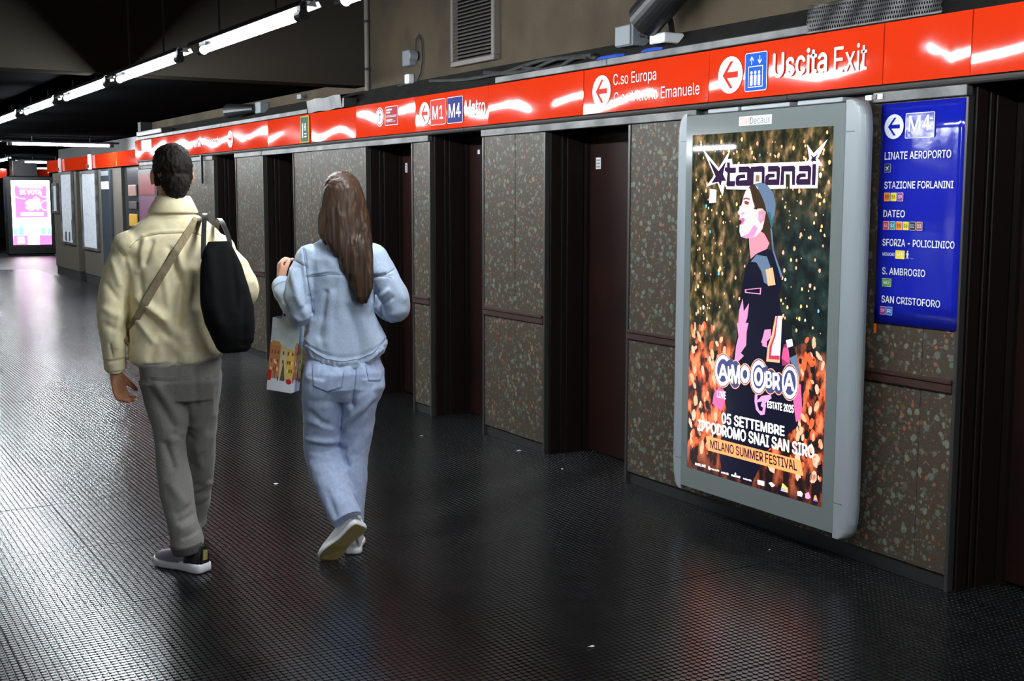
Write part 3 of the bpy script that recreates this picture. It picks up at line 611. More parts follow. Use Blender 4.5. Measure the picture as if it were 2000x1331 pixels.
# streets
p = plates[5]
disc(p, 5.659, 2.182, 0.088)
wtext('C.so Europa', 5.545, 5.160, 2.190, 2.266, M['white_film'], p, 0.0)
wtext('C.so Vittorio Emanuele', 5.538, 4.806, 2.106, 2.168, M['white_film'], p, 0.0)
# exit
p = plates[4]
disc(p, 4.578, 2.181, 0.088)
frame_box(p, 4.322, 4.474, 2.092, 2.271, 0.012, M['white_film'], M['blue_film'], bw=0.004, name='lift_pictogram')
d0 = D0+0.0014
for cy, s in ((4.427, 1), (4.372, -1)):
    zc = 2.235
    flat('arrow', [(-cy-0.002, zc-s*0.02), (-cy+0.002, zc-s*0.02), (-cy+0.002, zc+s*0.008), (-cy+0.012, zc-s*0.004), (-cy+0.012, zc+s*0.004), (-cy, zc+s*0.02), (-cy-0.012, zc+s*0.004), (-cy-0.012, zc-s*0.004), (-cy-0.002, zc+s*0.008)], M['white_film'], p, d0, d0+0.0006)
frame_box(p, 4.349, 4.449, 2.110, 2.208, 0.003, M['white_film'], M['blue_film'], bw=0.004, name='lift_cabin', d0=d0)
for cy in (4.425, 4.399, 4.373):
    mb = MB().prism(circle(-cy, 2.178, 0.008, k=14), FRM, d0+0.0014, d0+0.002)
    mb.prism(rrect(-cy-0.009, -cy+0.009, 2.118, 2.168, 0.006), FRM, d0+0.0014, d0+0.002)
    obj('lift_passenger', mb, M['white_film'], p)
wtext('Uscita', 4.284, 3.942, 2.140, 2.256, M['white_film'], p, 0.02)
wtext('Exit', 3.901, 3.712, 2.131, 2.245, M['white_film'], p, -0.004)
# prohibition notice
p = plates[8]
flat('notice_disc', circle(-8.62, 2.203, 0.072), M['white_film'], p)
obj('notice_ring', MB().prism(circle(-8.62, 2.203, 0.066), FRM, D1, D1+0.0004), M['red_film'], p)
obj('notice_face', MB().prism(circle(-8.62, 2.203, 0.057), FRM, D1+0.0004, D1+0.0008), M['white_film'], p)
obj('notice_figure', MB().prism([(-8.64, 2.165), (-8.625, 2.165), (-8.618, 2.215), (-8.60, 2.21), (-8.598, 2.222), (-8.622, 2.235), (-8.634, 2.228)], FRM, D1+0.0008, D1+0.0012).prism(circle(-8.622, 2.246, 0.009, k=12), FRM, D1+0.0008, D1+0.0012), M['black_plastic'], p)
frame_box(p, 8.30, 8.52, 2.132, 2.272, 0.006, M['white_film'], M['crimson_film'], bw=0.004, name='notice_board')
for zc, a, b, h in ((2.248, 8.50, 8.40, 0.007), (2.228, 8.50, 8.43, 0.007), (2.204, 8.50, 8.32, 0.0025), (2.195, 8.50, 8.33, 0.0025), (2.172, 8.50, 8.39, 0.005), (2.160, 8.50, 8.34, 0.0025)):
    flat('print_line', [(-a, zc-h), (-b, zc-h), (-b, zc+h), (-a, zc+h)], M['grey_film'], p, D0+0.0013, D0+0.0017)
# far exit
p = plates[12]
disc(p, 12.30, 2.183, 0.086, left=False)
wtext('ontenapoleone', 13.30, 12.40, 2.140, 2.225, M['white_film'], p, 0.01)
p = plates[13]
wtext('Via', 13.68, 13.50, 2.140, 2.222, M['white_film'], p, 0.01)
wtext('M', 13.45, 13.345, 2.140, 2.222, M['white_film'], p, 0.01)
p = plates[14]
flat('reflection_patch', rrect(-15.95, -15.45, 2.20, 2.305, 0.01), M['white_film'], p)  # white patch standing in for a pale reflection on the enamel
# green strip
t = thing('emergency_sign', 'narrow dark green emergency sign with gold edge on the red beam', 'sign', (BX-0.006, 10.185, 2.066))
obj('sign_edge', MB().bbox(BX-0.013, BX-0.004, 10.08, 10.29, 2.066, 2.300, 0.003), M['gold_film'], t)
obj('sign_face', MB().box(BX-0.0145, BX-0.013, 10.10, 10.27, 2.078, 2.288), M['green_film'], t)
F2 = wallframe(BX-0.0145)
for y0, y1, z0, z1 in ((10.235, 10.215, 2.11, 2.235), (10.19, 10.18, 2.17, 2.235), (10.16, 10.15, 2.17, 2.235), (10.19, 10.15, 2.198, 2.206), (10.19, 10.13, 2.115, 2.125), (10.19, 10.13, 2.14, 2.148)):
    obj('pictogram', MB().prism(rect_quad(-y0, -y1, z0, z1), F2, 0, 0.0006), M['white_film'], t)

# ------------------------------------------------------------------ blue station list
SX = 3.962
t = thing('station_list_sign', 'glossy blue station list sheet headed by an arrow and M4', 'sign', (SX, 3.445, 1.07))
FB = wallframe(SX)
ps = []
for i in range(13):
    for k in range(2):
        pass
mb = MB(); vs = []; cols = 14
for q in range(cols+1):
    y = 3.655-(3.655-3.229)*q/cols
    bulge = 0.0035*math.exp(-((y-3.40)/0.012)**2)+0.001*math.sin(q*1.3)
    for k in range(9):
        z = 1.07+(1.985-1.07)*k/8
        vs.append((SX-0.002-bulge*(0.4+0.6*k/8), y, z))
o0 = len(vs); vs += [(SX+0.004, y, z) for x, y, z in vs]; fs = []
for q in range(cols):
    for k in range(8):
        a = q*9+k; fs.append((a, a+9, a+10, a+1)); fs.append((o0+a, o0+a+1, o0+a+10, o0+a+9))
    a = q*9; fs.append((a, o0+a, o0+a+9, a+9)); a += 8; fs.append((a, a+9, o0+a+9, o0+a))
for k in range(8):
    a = k; fs.append((a, a+1, o0+a+1, o0+a)); a = cols*9+k; fs.append((a, o0+a, o0+a+1, a+1))
obj('sheet', mb.add(vs, fs), M['sign_blue'], t, smooth=True)
SB0 = 0.0068; SB1 = 0.0074
disc(t, 3.58, 1.889, 0.0505, True, M['sign_text'], M['sign_blue'], FB, SB0, SB1)
frame_box(t, 3.372, 3.520, 1.838, 1.940, 0.006, M['sign_text'], M['sign_blue'], bw=0.003, d0=SB0, frame=FB)
wtext('M', 3.503, 3.441, 1.865, 1.928, M['sign_text'], t, 0.012, SB0+0.0018, FB)
four(t, 3.433, 3.385, 1.865, 1.928, M['sign_text'], SB0+0.0018, FB)
for s, a, b, z0, z1 in (('LINATE AEROPORTO', 3.624, 3.284, 1.754, 1.786), ('STAZIONE FORLANINI', 3.620, 3.267, 1.634, 1.664), ('DATEO', 3.620, 3.505, 1.516, 1.546),
                        ('SFORZA - POLICLINICO', 3.619, 3.249, 1.396, 1.426), ('S. AMBROGIO', 3.615, 3.388, 1.276, 1.306), ('SAN CRISTOFORO', 3.613, 3.307, 1.157, 1.187)):
    wtext(s, a, b, z0, z1, M['sign_text'], t, 0.012, SB1, FB)
wtext('MISSORI', 3.616, 3.551, 1.355, 1.368, M['sign_text'], t, 0.01, SB1, FB)
BC = {'or': mat('orange_badge', srgb(238, 130, 20), .3), 'ye': mat('yellow_badge', srgb(240, 216, 20), .3), 'pu': mat('purple_badge', srgb(150, 30, 140), .3), 're': mat('red_badge', srgb(214, 36, 40), .3),
      'te': mat('teal_badge', srgb(40, 150, 160), .3), 'bk': mat('black_badge', srgb(24, 26, 44), .3), 'br': mat('brown_badge', srgb(160, 80, 30), .3), 'gr': mat('green_badge', srgb(90, 150, 60), .3), 'bl': mat('light_blue_badge', srgb(30, 110, 200), .3)}
bad = []
for zc, items in ((1.600, ('S5or', 'S6ye', 'S9pu')), (1.4815, ('S1re', 'S2te', 'S5or', 'S6ye', 'S12bk', 'S13br')), (1.1235, ('S9pu', 'Rbl'))):
    for k, it in enumerate(items):
        bad.append((3.619-k*0.0352-0.031, 3.619-k*0.0352, zc, it))
bad += [(3.498, 3.547, 1.362, 'M3ye'), (3.564, 3.613, 1.2425, 'M2gr')]
for y0, y1, zc, it in bad:
    frame_box(t, y0, y1, zc-0.0175, zc+0.0175, 0.003, M['sign_text'], BC[it[-2:]], bw=0.0014, d0=SB0, frame=FB)
    ink = M['black_plastic'] if it[-2:] in ('or', 'ye') and it[0] == 'S' else M['sign_text']
    w = (y1-y0)
    wtext(it[:-2], y1-w*0.18, y0+w*0.18, zc-0.007, zc+0.008, ink, t, 0.012, SB0+0.0017, FB)
frame_box(t, 3.590, 3.622, 1.702, 1.738, 0.003, M['sign_text'], BC['bk'], bw=0.0014, d0=SB0, frame=FB, name='airport_badge')
c = (-3.606, 1.72)
pl = [(0, 1), (.12, .8), (.12, .3), (.9, -.25), (.9, -.45), (.12, -.2), (.1, -.7), (.35, -.9), (.35, -1), (0, -.9), (-.35, -1), (-.35, -.9), (-.1, -.7), (-.12, -.2), (-.9, -.45), (-.9, -.25), (-.12, .3), (-.12, .8)]
co, si = math.cos(-0.78), math.sin(-0.78)
flat('aircraft', [(c[0]+0.0125*(x*co-y*si), c[1]+0.0125*(x*si+y*co)) for x, y in pl], M['sign_text'], t, SB0+0.0014, SB0+0.0019, FB)
mb = MB().prism(circle(-3.483, 1.3765, 0.0036, k=10), FB, SB0, SB1)
mb.prism([(-3.487, 1.372), (-3.480, 1.372), (-3.476, 1.362), (-3.479, 1.361), (-3.481, 1.365), (-3.478, 1.346), (-3.481, 1.346), (-3.484, 1.357), (-3.489, 1.346), (-3.492, 1.347), (-3.487, 1.360), (-3.488, 1.365), (-3.491, 1.361), (-3.493, 1.362)], FB, SB0, SB1)
for k in range(3): mb.prism(circle(-3.466+k*0.006, 1.348, 0.0013, k=6), FB, SB0, SB1)
obj('walking_pictogram', mb, M['sign_text'], t)
t = thing('label_tag', 'small white label tags hung under the beam beside the blue sheet', 'tag', (3.948, 3.667, 2.0))
for y0, y1, z0, z1 in ((3.70, 3.735, 2.005, 2.026), (3.672, 3.694, 2.008, 2.026), (3.64, 3.668, 2.006, 2.028)):
    obj('tag', MB().box(3.946, 3.951, y0, y1, z0, z1), M['paper'] if y0 != 3.672 else M['alu_dark'], t)
obj('orange_tape', MB().bbox(3.9665, 3.9695, 3.648, 3.662, 1.022, 1.062, 0.001), M['orange'])
tag(bpy.data.objects['orange_tape'], 'small orange tape strip stuck below the blue sheet\'s corner', 'tape')

# ------------------------------------------------------------------ far sign beam and posters of the set-back stretch
fs_ = [16.45, 17.9, 19.3, 20.7, 22.62, 25.4, 27.0]
fl = ['far red overhead plate just left of the man\'s head', 'far red overhead plate left of the man\'s ear, mirroring a lamp', 'far red overhead plate above the pink poster case', 'far red overhead plate right of the thick white post',
      'far red overhead plate between the two white posts', 'last red overhead plate of the set-back beam']
for i in range(6):
    t = thing('sign_plate', fl[i], 'sign', (FX-0.04, (fs_[i]+fs_[i+1])/2, 2.085), 0, 'red plates of the far sign beam')
    obj('plate', MB().bbox(FX-0.05, FX, fs_[i]+0.004, fs_[i+1]-0.004, 2.085, 2.325, 0.006), M['red'], t)
for y, w, lb in ((22.62, 0.07, 'thick white metal post on the far red beam'), (25.4, 0.05, 'thin white metal post on the far red beam')):
    t = thing('beam_post', lb, 'post', (FX-0.06, y, 2.06))
    obj('post', MB().bbox(FX-0.10, FX-0.055, y-w, y+w, 2.07, 2.34, 0.006), M['white_plate'], t)
    obj('bracket', MB().box(FX-0.13, FX-0.10, y-0.03, y+0.03, 2.10, 2.16), M['black_plastic'], t)
M['map_paper'] = mat('pale_map_print', srgb(226, 232, 240), 0.25)
add_noise_color(M['map_paper'], srgb(196, 206, 214), 22, 6, 0.45, 0.7)
for y0, y1, z0, z1, lb, marks in ((24.52, 25.75, 0.655, 2.075, 'far framed transit map poster with dark index blocks', [(24.6, 24.78, 0.75, 1.15), (24.95, 25.08, 0.72, 0.90), (25.3, 25.45, 0.72, 0.90)]),
                                  (22.38, 23.70, 0.62, 2.06, 'far framed pale map poster right of the dark gap', []),
                                  (26.05, 26.6, 1.25, 1.86, 'small framed white notice beside the far kiosk', [])):
    t = thing('poster_frame', lb, 'poster', (FX-0.03, (y0+y1)/2, z0))
    mb = MB()
    for a, b, c_, d_ in ((y0, y1, z0, z0+0.05), (y0, y1, z1-0.05, z1), (y0, y0+0.06, z0+0.05, z1-0.05), (y1-0.06, y1, z0+0.05, z1-0.05)):
        mb.bbox(FX-0.05, FX-0.002, a, b, c_, d_, 0.004)
    obj('frame', mb, M['alu'], t)
    pr = obj('print', MB().box(FX-0.02, FX-0.004, y0+0.05, y1-0.05, z0+0.04, z1-0.04), M['map_paper'], t)
    for a, b, c_, d_ in marks:
        obj('index_block', MB().box(FX-0.024, FX-0.02, a, b, c_, d_), mat('dark_index_block', srgb(60, 70, 82), .4), pr)
t = thing('glass_notice_case', 'dark glass notice case with one white sheet, far along the wall', 'notice case', (FX-0.03, 21.65, 0.2))
obj('case', MB().bbox(FX-0.05, FX-0.002, 21.27, 21.93, 0.2, 2.05, 0.006), mat('blue_grey_glass', (0.05, 0.06, 0.075), 0.12), t)
obj('sheet', MB().box(FX-0.054, FX-0.05, 21.32, 21.88, 1.72, 1.85), M['paper'], t)
obj('header_sheet', MB().box(FX-0.054, FX-0.05, 21.32, 21.88, 1.95, 2.03), mat('grey_header', srgb(120, 128, 134), .4), t)
t = thing('shop_display', 'glazed case of coloured goods left of the man\'s head', 'display case', (FX+0.03, 19.9, 0.1))
obj('case', MB().bbox(FX, FX+0.045, 19.45, 20.2, 0.1, 2.05, 0.006), mat('case_back', (0.04, 0.04, 0.045), .2), t)
for z0, z1, c_ in ((1.60, 1.78, (150, 110, 100)), (1.40, 1.52, (70, 60, 62)), (1.12, 1.32, (196, 150, 40)), (0.85, 1.05, (50, 70, 140)), (0.55, 0.72, (130, 40, 44))):
    obj('goods', MB().bbox(FX-0.03, FX, 19.55, 20.05, z0, z1, 0.01), mat('goods_tint', srgb(*c_), .4), t)
t = thing('pink_poster', 'pink backlit poster case beside the man\'s neck', 'poster', (3.95, 15.8, 0.6))
obj('case', MB().bbox(3.93, 3.968, 15.3, 16.2, 0.6, 1.95, 0.008), M['alu_dark'], t)
obj('print', MB().box(3.926, 3.93, 15.36, 16.14, 0.68, 1.6), mat('pink_print', srgb(112, 66, 96), .4), t)
obj('header', MB().box(3.926, 3.93, 15.36, 16.14, 1.62, 1.88), mat('red_print', srgb(130, 30, 40), .4), t)
t = thing('hanging_bar', 'black bar hanging from the red beam right of the man\'s head', 'bar', (3.93, 13.35, 1.74))
obj('bar', MB().bbox(3.92, 3.945, 13.33, 13.375, 1.74, 2.05, 0.004), M['black_plastic'], t)

# ------------------------------------------------------------------ the tall advertising screen
def emis(name, col, s=1.0):
    m = bpy.data.materials.new(name); m.use_nodes = True
    N = m.node_tree.nodes; L = m.node_tree.links
    b = N['Principled BSDF']
    b.inputs['Base Color'].default_value = (0.01, 0.01, 0.01, 1); b.inputs['Roughness'].default_value = 0.025
    b.inputs['Emission Color'].default_value = (*col, 1); b.inputs['Emission Strength'].default_value = s*SCREEN_GAIN
    return m

AX = 3.83
ad = thing('advertising_display', 'tall silver framed backlit concert screen hung on the speckled wall', 'screen', (3.9, 4.245, 0.13))
FA = wallframe(3.825)
# body with rounded side profiles
obj('housing', MB().bbox(3.835, 3.955, 3.745, 4.80, 0.15, 1.985, 0.006), M['housing'], ad)
for a, b, side in ((3.618, 3.725, 1), (4.775, 4.872, -1)):
    prof = []
    for k in range(9):                       # quarter-round rail section (x depth, y)
        an = k/8*PI/2
        if side == 1: prof.append((3.955-0.127*math.sin(an), a+0.055*(1-math.sin(an)) if False else a+0.06*(1-math.cos(PI/2-an))))
    # plan section, extruded upwards with rounded ends
    sec = []
    r = 0.05
    if side == 1:
        sec = [(3.955, 3.745), (3.826, b), (3.826, a+0.045)]+[(3.826+0.034*(1-math.cos(PI/2*k/6)), a+0.045*(1-math.sin(PI/2*k/6))) for k in range(1, 7)]+[(3.88, a+0.006), (3.92, a+0.045)]
        sec = [(3.955, a+0.12), (3.826, b)]+sec[2:]
    else:
        sec = [(3.955, b), (3.826+r, b)]+[(3.826+r*(1-math.sin(PI/2*k/6)), b-r*(1-math.cos(PI/2*k/6))) for k in range(1, 7)]+[(3.826, a), (3.955, a)]
    bm = bmesh.new()
    zs = [0.125, 0.135, 0.16, 0.20, 0.27, 1.88, 1.94, 1.975, 1.995, 2.003]
    ins = [0.062, 0.042, 0.02, 0.006, 0, 0, 0.006, 0.02, 0.042, 0.062]
    vs = []; n = len(sec)
    for z, q in zip(zs, ins):
        for x, y in sec:
            # the outer upper and lower corners are rounded in elevation
            out = (b-y)/(b-a) if side == 1 else (y-a)/(b-a)
            yy = y+q*out*(1 if side == 1 else -1)
            vs.append((x, yy, z))
    fs = []
    for i in range(len(zs)-1):
        for k in range(n):
            fs.append((i*n+k, i*n+(k+1) % n, (i+1)*n+(k+1) % n, (i+1)*n+k))
    fs += [tuple(range(n)), tuple(range((len(zs)-1)*n, len(zs)*n))[::-1]]
    bm.free()
    obj('side_rail', MB().add(vs, fs), M['housing'], ad)
for z in (0.28, 1.87):
    obj('rail_joint', MB().box(3.8255, 3.827, 3.672, 3.722, z, z+0.0025).box(3.8255, 3.827, 4.778, 4.82, z, z+0.0025), M['black_plastic'], ad)
bz = MB()
for a, b, c, d in ((3.725, 4.775, 0.145, 0.243), (3.725, 4.775, 1.899, 1.992), (3.725, 3.79, 0.243, 1.899), (4.728, 4.775, 0.243, 1.899)):
    bz.box(3.824, 3.836, a, b, c, d)
obj('bezel', bz, M['bezel'], ad)
obj('hinge_cap', MB().bbox(3.86, 3.95, 3.78, 4.05, 2.0, 2.02, 0.003).bbox(3.86, 3.95, 4.10, 4.42, 2.0, 2.02, 0.003).bbox(3.86, 3.95, 4.44, 4.66, 2.0, 2.02, 0.003), M['housing'], ad)
pl = obj('nameplate', MB().bbox(3.8205, 3.824, 4.168, 4.388, 1.926, 1.969, 0.001), mat('nameplate_white', (0.62, 0.64, 0.64), .4), ad)
FN = wallframe(3.8205)
text_quad('lettering', 'IGP', rect_quad(-4.381, -4.318, 1.931, 1.962), FN, 0.0004, mat('salmon_print', srgb(226, 150, 120), .4), pl, 0.0)
text_quad('lettering', 'Decaux', rect_quad(-4.313, -4.176, 1.931, 1.964), FN, 0.0004, M['crimson_film'] if False else mat('grey_letter', srgb(90, 96, 100), .4), pl, 0.0)

# backdrop of the picture: blurred confetti above, hands of a crowd below
def backdrop():
    m = emis('concert_backdrop', (1, 1, 1))
    N, L, b = nodes(m)
    g = N.new('ShaderNodeNewGeometry')
    sx = N.new('ShaderNodeSeparateXYZ'); L.new(g.outputs['Position'], sx.inputs[0])
    def noise_ramp(scale, detail, stops, stretch=(1, 1, 1), loc=(0, 0, 0)):
        mp = N.new('ShaderNodeMapping'); mp.inputs['Scale'].default_value = stretch; mp.inputs['Location'].default_value = loc
        L.new(g.outputs['Position'], mp.inputs['Vector'])
        n = N.new('ShaderNodeTexNoise'); n.inputs['Scale'].default_value = scale; n.inputs['Detail'].default_value = detail
        L.new(mp.outputs['Vector'], n.inputs['Vector'])
        r = N.new('ShaderNodeValToRGB'); e = r.color_ramp.elements
        e[0].position, e[0].color = stops[0][0], (*stops[0][1], 1)
        e[1].position, e[1].color = stops[-1][0], (*stops[-1][1], 1)
        for p_, c_ in stops[1:-1]:
            q = e.new(p_); q.color = (*c_, 1)
        L.new(n.outputs['Fac'], r.inputs['Fac']); return r.outputs['Color']
    top = noise_ramp(17, 10, [(0.36, (0.004, 0.005, 0.002)), (0.48, (0.024, 0.021, 0.006)), (0.57, (0.085, 0.06, 0.02)), (0.74, (0.40, 0.23, 0.13))], stretch=(1, 1.3, 0.8))
    right = noise_ramp(16, 10, [(0.38, (0.002, 0.004, 0.004)), (0.55, (0.006, 0.016, 0.014)), (0.75, (0.035, 0.05, 0.04))], loc=(4, 1, 2))
    low = noise_ramp(13, 5, [(0.40, (0.008, 0.004, 0.004)), (0.47, (0.06, 0.012, 0.006)), (0.53, (0.42, 0.07, 0.025)), (0.66, (0.85, 0.22, 0.09))], stretch=(1, 1.5, 0.75), loc=(1, 7, 3))
    hz = noise_ramp(3, 2, [(0.3, (0, 0, 0)), (0.7, (1, 1, 1))], loc=(9, 9, 9))
    f1 = N.new('ShaderNodeMapRange'); f1.inputs['From Min'].default_value = 4.55; f1.inputs['From Max'].default_value = 4.05
    L.new(sx.outputs['Y'], f1.inputs['Value'])
    fz = N.new('ShaderNodeMapRange'); fz.inputs['From Min'].default_value = 1.72; fz.inputs['From Max'].default_value = 1.45
    L.new(sx.outputs['Z'], fz.inputs['Value'])
    mu = N.new('ShaderNodeMath'); mu.operation = 'MULTIPLY'; L.new(f1.outputs[0], mu.inputs[0]); L.new(fz.outputs[0], mu.inputs[1])
    m1 = N.new('ShaderNodeMix'); m1.data_type = 'RGBA'; L.new(mu.outputs[0], m1.inputs['Factor']); L.new(top, m1.inputs['A']); L.new(right, m1.inputs['B'])
    wz = N.new('ShaderNodeMath'); wz.operation = 'MULTIPLY_ADD'; wz.inputs[1].default_value = 0.25; L.new(hz, wz.inputs[0]); L.new(sx.outputs['Z'], wz.inputs[2])
    f2 = N.new('ShaderNodeMapRange'); f2.inputs['From Min'].default_value = 1.02; f2.inputs['From Max'].default_value = 0.85
    L.new(wz.outputs[0], f2.inputs['Value'])
    m2 = N.new('ShaderNodeMix'); m2.data_type = 'RGBA'; L.new(f2.outputs[0], m2.inputs['Factor']); L.new(m1.outputs['Result'], m2.inputs['A']); L.new(low, m2.inputs['B'])
    # dark foot of the picture
    f3 = N.new('ShaderNodeMapRange'); f3.inputs['From Min'].default_value = 0.25; f3.inputs['From Max'].default_value = 0.52; f3.inputs['To Min'].default_value = 0.12
    L.new(sx.outputs['Z'], f3.inputs['Value'])
    m3 = N.new('ShaderNodeMix'); m3.data_type = 'RGBA'; m3.inputs['A'].default_value = (0.004, 0.002, 0.004, 1)
    L.new(f3.outputs[0], m3.inputs['Factor']); L.new(m2.outputs['Result'], m3.inputs['B'])
    L.new(m3.outputs['Result'], b.inputs['Emission Color'])
    return m
screen = obj('screen', MB().box(3.8265, 3.834, 3.79, 4.728, 0.243, 1.899), backdrop(), ad)
FS = (Vector((3.8265, 4.725, 0.245)), Vector((0, -0.001, 0)), Vector((0, 0, 0.001)), Vector((-1, 0, 0)))
PC = {'white': ((1, 1, 1), 1.5), 'plum': ((0.018, 0.004, 0.032), 1), 'moss': ((0.20, 0.14, 0.07), 1), 'navy': ((0.002, 0.002, 0.012), 1), 'rose': ((0.75, 0.10, 0.28), 1),
      'pink': ((0.60, 0.22, 0.42), 1), 'steel': ((0.09, 0.14, 0.22), 1), 'peach': ((0.95, 0.36, 0.20), 1), 'crimson': ((0.42, 0.03, 0.08), 1), 'black': ((0.004, 0.004, 0.006), 1),
      'skinp': ((0.62, 0.22, 0.28), 1.0), 'skinw': ((0.80, 0.50, 0.50), 1.0), 'maroon': ((0.22, 0.03, 0.03), 1), 'hairb': ((0.03, 0.015, 0.006), 1), 'lilac': ((0.35, 0.3, 0.8), 1),
      'teal': ((0.02, 0.10, 0.13), 1), 'slate': ((0.045, 0.05, 0.15), 1), 'orange': ((0.92, 0.30, 0.10), 1), 'rosep': ((0.85, 0.28, 0.60), 1), 'ink': ((0.012, 0.004, 0.02), 1),
      'yellow': ((0.95, 0.65, 0.1), 1), 'blue': ((0.05, 0.12, 0.6), 1), 'gold': ((0.95, 0.55, 0.2), 1.2), 'salmon': ((0.9, 0.4, 0.28), 1), 'ember': ((0.62, 0.10, 0.03), 1), 'sky': ((0.1, 0.4, 0.6), 1)}
PM = {k: emis('screen_'+k, *v) for k, v in PC.items()}
for n_, c_, l_, pts in POSTER:
    obj(n_, MB().prism(pts, FS, 0.0002*l_, 0.0002*l_+0.0002), PM[c_], screen)
for s_, c_, l_, q in POSTER_TEXT:
    text_quad('lettering', s_, q, FS, 0.0002*l_+0.0003, PM[c_], screen, 0.0 if s_ in ('MAGELLANO', 'friends', 'eclectic', 'EMI') else 0.022, )
rp = random.Random(5)
def overlaps_text(x, y): return False
for key, cnt, zone in (('gold', 110, 'top'), ('salmon', 90, 'top'), ('peach', 60, 'top'), ('sky', 14, 'top'), ('white', 5, 'top')):
    mb = MB()
    for k in range(cnt):
        x, y = rp.uniform(15, 915), rp.uniform(760, 1630)
        if 250 < x < 620 and 800 < y < 1420 and rp.random() < .7: continue
        r = rp.uniform(2.5, 9)*(1.0 if key != 'white' else 1.2); a = rp.uniform(0, PI)
        pts = [(x+math.cos(a+t)*r*(1 if q % 2 else .75), y+math.sin(a+t)*r*1.25) for q, t in enumerate((0, 1.0, 2.0, 3.1, 4.1, 5.2))]
        mb.prism(pts, FS, 0.0001, 0.0002)
    o = obj('confetti', mb, PM[key], screen); o['kind'] = 'stuff'
mb = MB().prism([(133, 1392), (180, 1388), (180, 1328), (130, 1326)], FS, 0.0002, 0.0003); obj('confetti', mb, PM['white'], screen)
for key, cnt in (('ember', 150), ('peach', 90), ('salmon', 60), ('black', 90)):
    mb = MB()
    for k in range(cnt):
        x, y = rp.uniform(8, 920), 110+620*rp.random()**1.2
        if 190 < x < 700 and rp.random() < .55: continue
        h = rp.uniform(12, 30); w = h*rp.uniform(.35, .7); a = rp.gauss(0, .35)
        pts = []
        for q in range(9):
            t = 2*PI*q/9; ex, ey = w*math.cos(t)*rp.uniform(.8, 1.15), h*math.sin(t)*rp.uniform(.85, 1.15)
            pts.append((min(928, max(2, x+ex*math.cos(a)-ey*math.sin(a))), y+ex*math.sin(a)+ey*math.cos(a)))
        mb.prism(pts, FS, 0.0001, 0.00018)
    o = obj('crowd_hands', mb, PM[key], screen); o['kind'] = 'stuff'

# ------------------------------------------------------------------ fluorescent lamps
def lamp(c, along, lb, length=1.5, group=None, lit=True):
    """c = centre of the tube; along 'y' or 'x'"""
    t = thing('fluorescent_lamp', lb, 'lamp', (c[0], c[1], c[2]-0.02), 0, group)
    h = length/2
    def P(s, a, z): return (c[0]+a, c[1]+s, c[2]+z) if along == 'y' else (c[0]+s, c[1]-a, c[2]+z)
    obj('tube', MB().tube([P(-h, 0, 0), P(-h+0.01, 0, 0), P(h-0.01, 0, 0), P(h, 0, 0)], [0.014, 0.019, 0.019, 0.014], 14), M['tube'], t, smooth=True)
    for s in (-1, 1):
        obj('end_cap', MB().tube([P(s*(h+0.001), 0, 0), P(s*(h+0.075), 0, 0)], 0.026, 12), M['tray'], t)
        mb = MB(); q = s*(h+0.05)
        a, b = P(q-0.02, -0.018, 0.02), P(q+0.02, 0.018, 0.062)
        mb.box(min(a[0], b[0]), max(a[0], b[0]), min(a[1], b[1]), max(a[1], b[1]), a[2], b[2]); obj('bracket', mb, M['tray'], t)
    mb = MB(); sec = [(-0.055, 0.03), (-0.04, 0.055), (0.04, 0.055), (0.055, 0.03), (0.052, 0.027), (0.038, 0.051), (-0.038, 0.051), (-0.052, 0.027)]
    n = len(sec); vs = [P(-h-0.16, a, z) for a, z in sec]+[P(h+0.16, a, z) for a, z in sec]
    fs = [(k, (k+1) % n, n+(k+1) % n, n+k) for k in range(n)]+[tuple(range(n)), tuple(range(n, 2*n))[::-1]]
    obj('tray', mb.add(vs, fs), M['tray'], t)
    for s in (-1, 1):
        p0 = P(s*h*0.6, 0, 0.05); zt = 2.56 if p0[1] > 9.6 else (2.5 if p0[1] > 9.33 else 3.6)
        obj('hanger', MB().tube([p0, (p0[0], p0[1], zt)], 0.006, 8), M['tray'], t)
    a = h+0.16
    obj('end_plate', MB().add([P(-a-0.001, -0.03, 0.026), P(-a-0.001, 0.03, 0.026), P(-a-0.05, 0.0, 0.03), P(-a-0.05, 0.0, 0.05)], [(0, 1, 2), (0, 1, 3), (1, 2, 3), (0, 2, 3)]), M['white_plate'], t)
    return t
names = ['lamp of the ceiling row behind the camera', 'lamp of the ceiling row above the camera', 'nearest lamp of the row, only its far end showing at the top edge',
         'largest lit tube in view, near the top of the photo', 'second largest lit tube of the ceiling row', 'third lit tube of the ceiling row, left of the second', 'fourth small lit tube of the ceiling row', 'lit tube of the row cut by the left photo edge']
ys = [0.11, 2.14, 4.17, 6.235, 8.29, 10.24, 12.28, 14.35]
for y, lb in zip([-3.9, -1.9]+ys, ['rearmost lamp of the row behind the camera', 'second lamp of the row behind the camera']+names):
    lamp((2.09, y, 2.43), 'y', lb, group='ceiling row of lit tubes')
for k, y in enumerate((16.4, 18.4, 20.4, 22.4, 24.4, 26.4, 28.4)):
    lamp((2.12, y, 2.43), 'y', 'lamp %s further along the row, hidden left of the photo' % ('one', 'two', 'three', 'four', 'five', 'six', 'seven')[k], group='ceiling row of lit tubes')
lamp((3.873, 20.93, 2.43), 'x', 'long lit tube set crosswise, left of the man\'s head', group='crosswise lit tubes')
lamp((5.48, 31.9, 2.43), 'x', 'upper of two tiny crosswise tubes above the far kiosk', 0.9, group='crosswise lit tubes')
lamp((6.64, 38.9, 2.43), 'x', 'lower of two tiny crosswise tubes above the far kiosk', 0.8, group='crosswise lit tubes')
lamp((4.35, 30.8, 2.43), 'y', 'tiny lit tube above the red beam at the left photo edge', 1.9, group='far lit tubes')
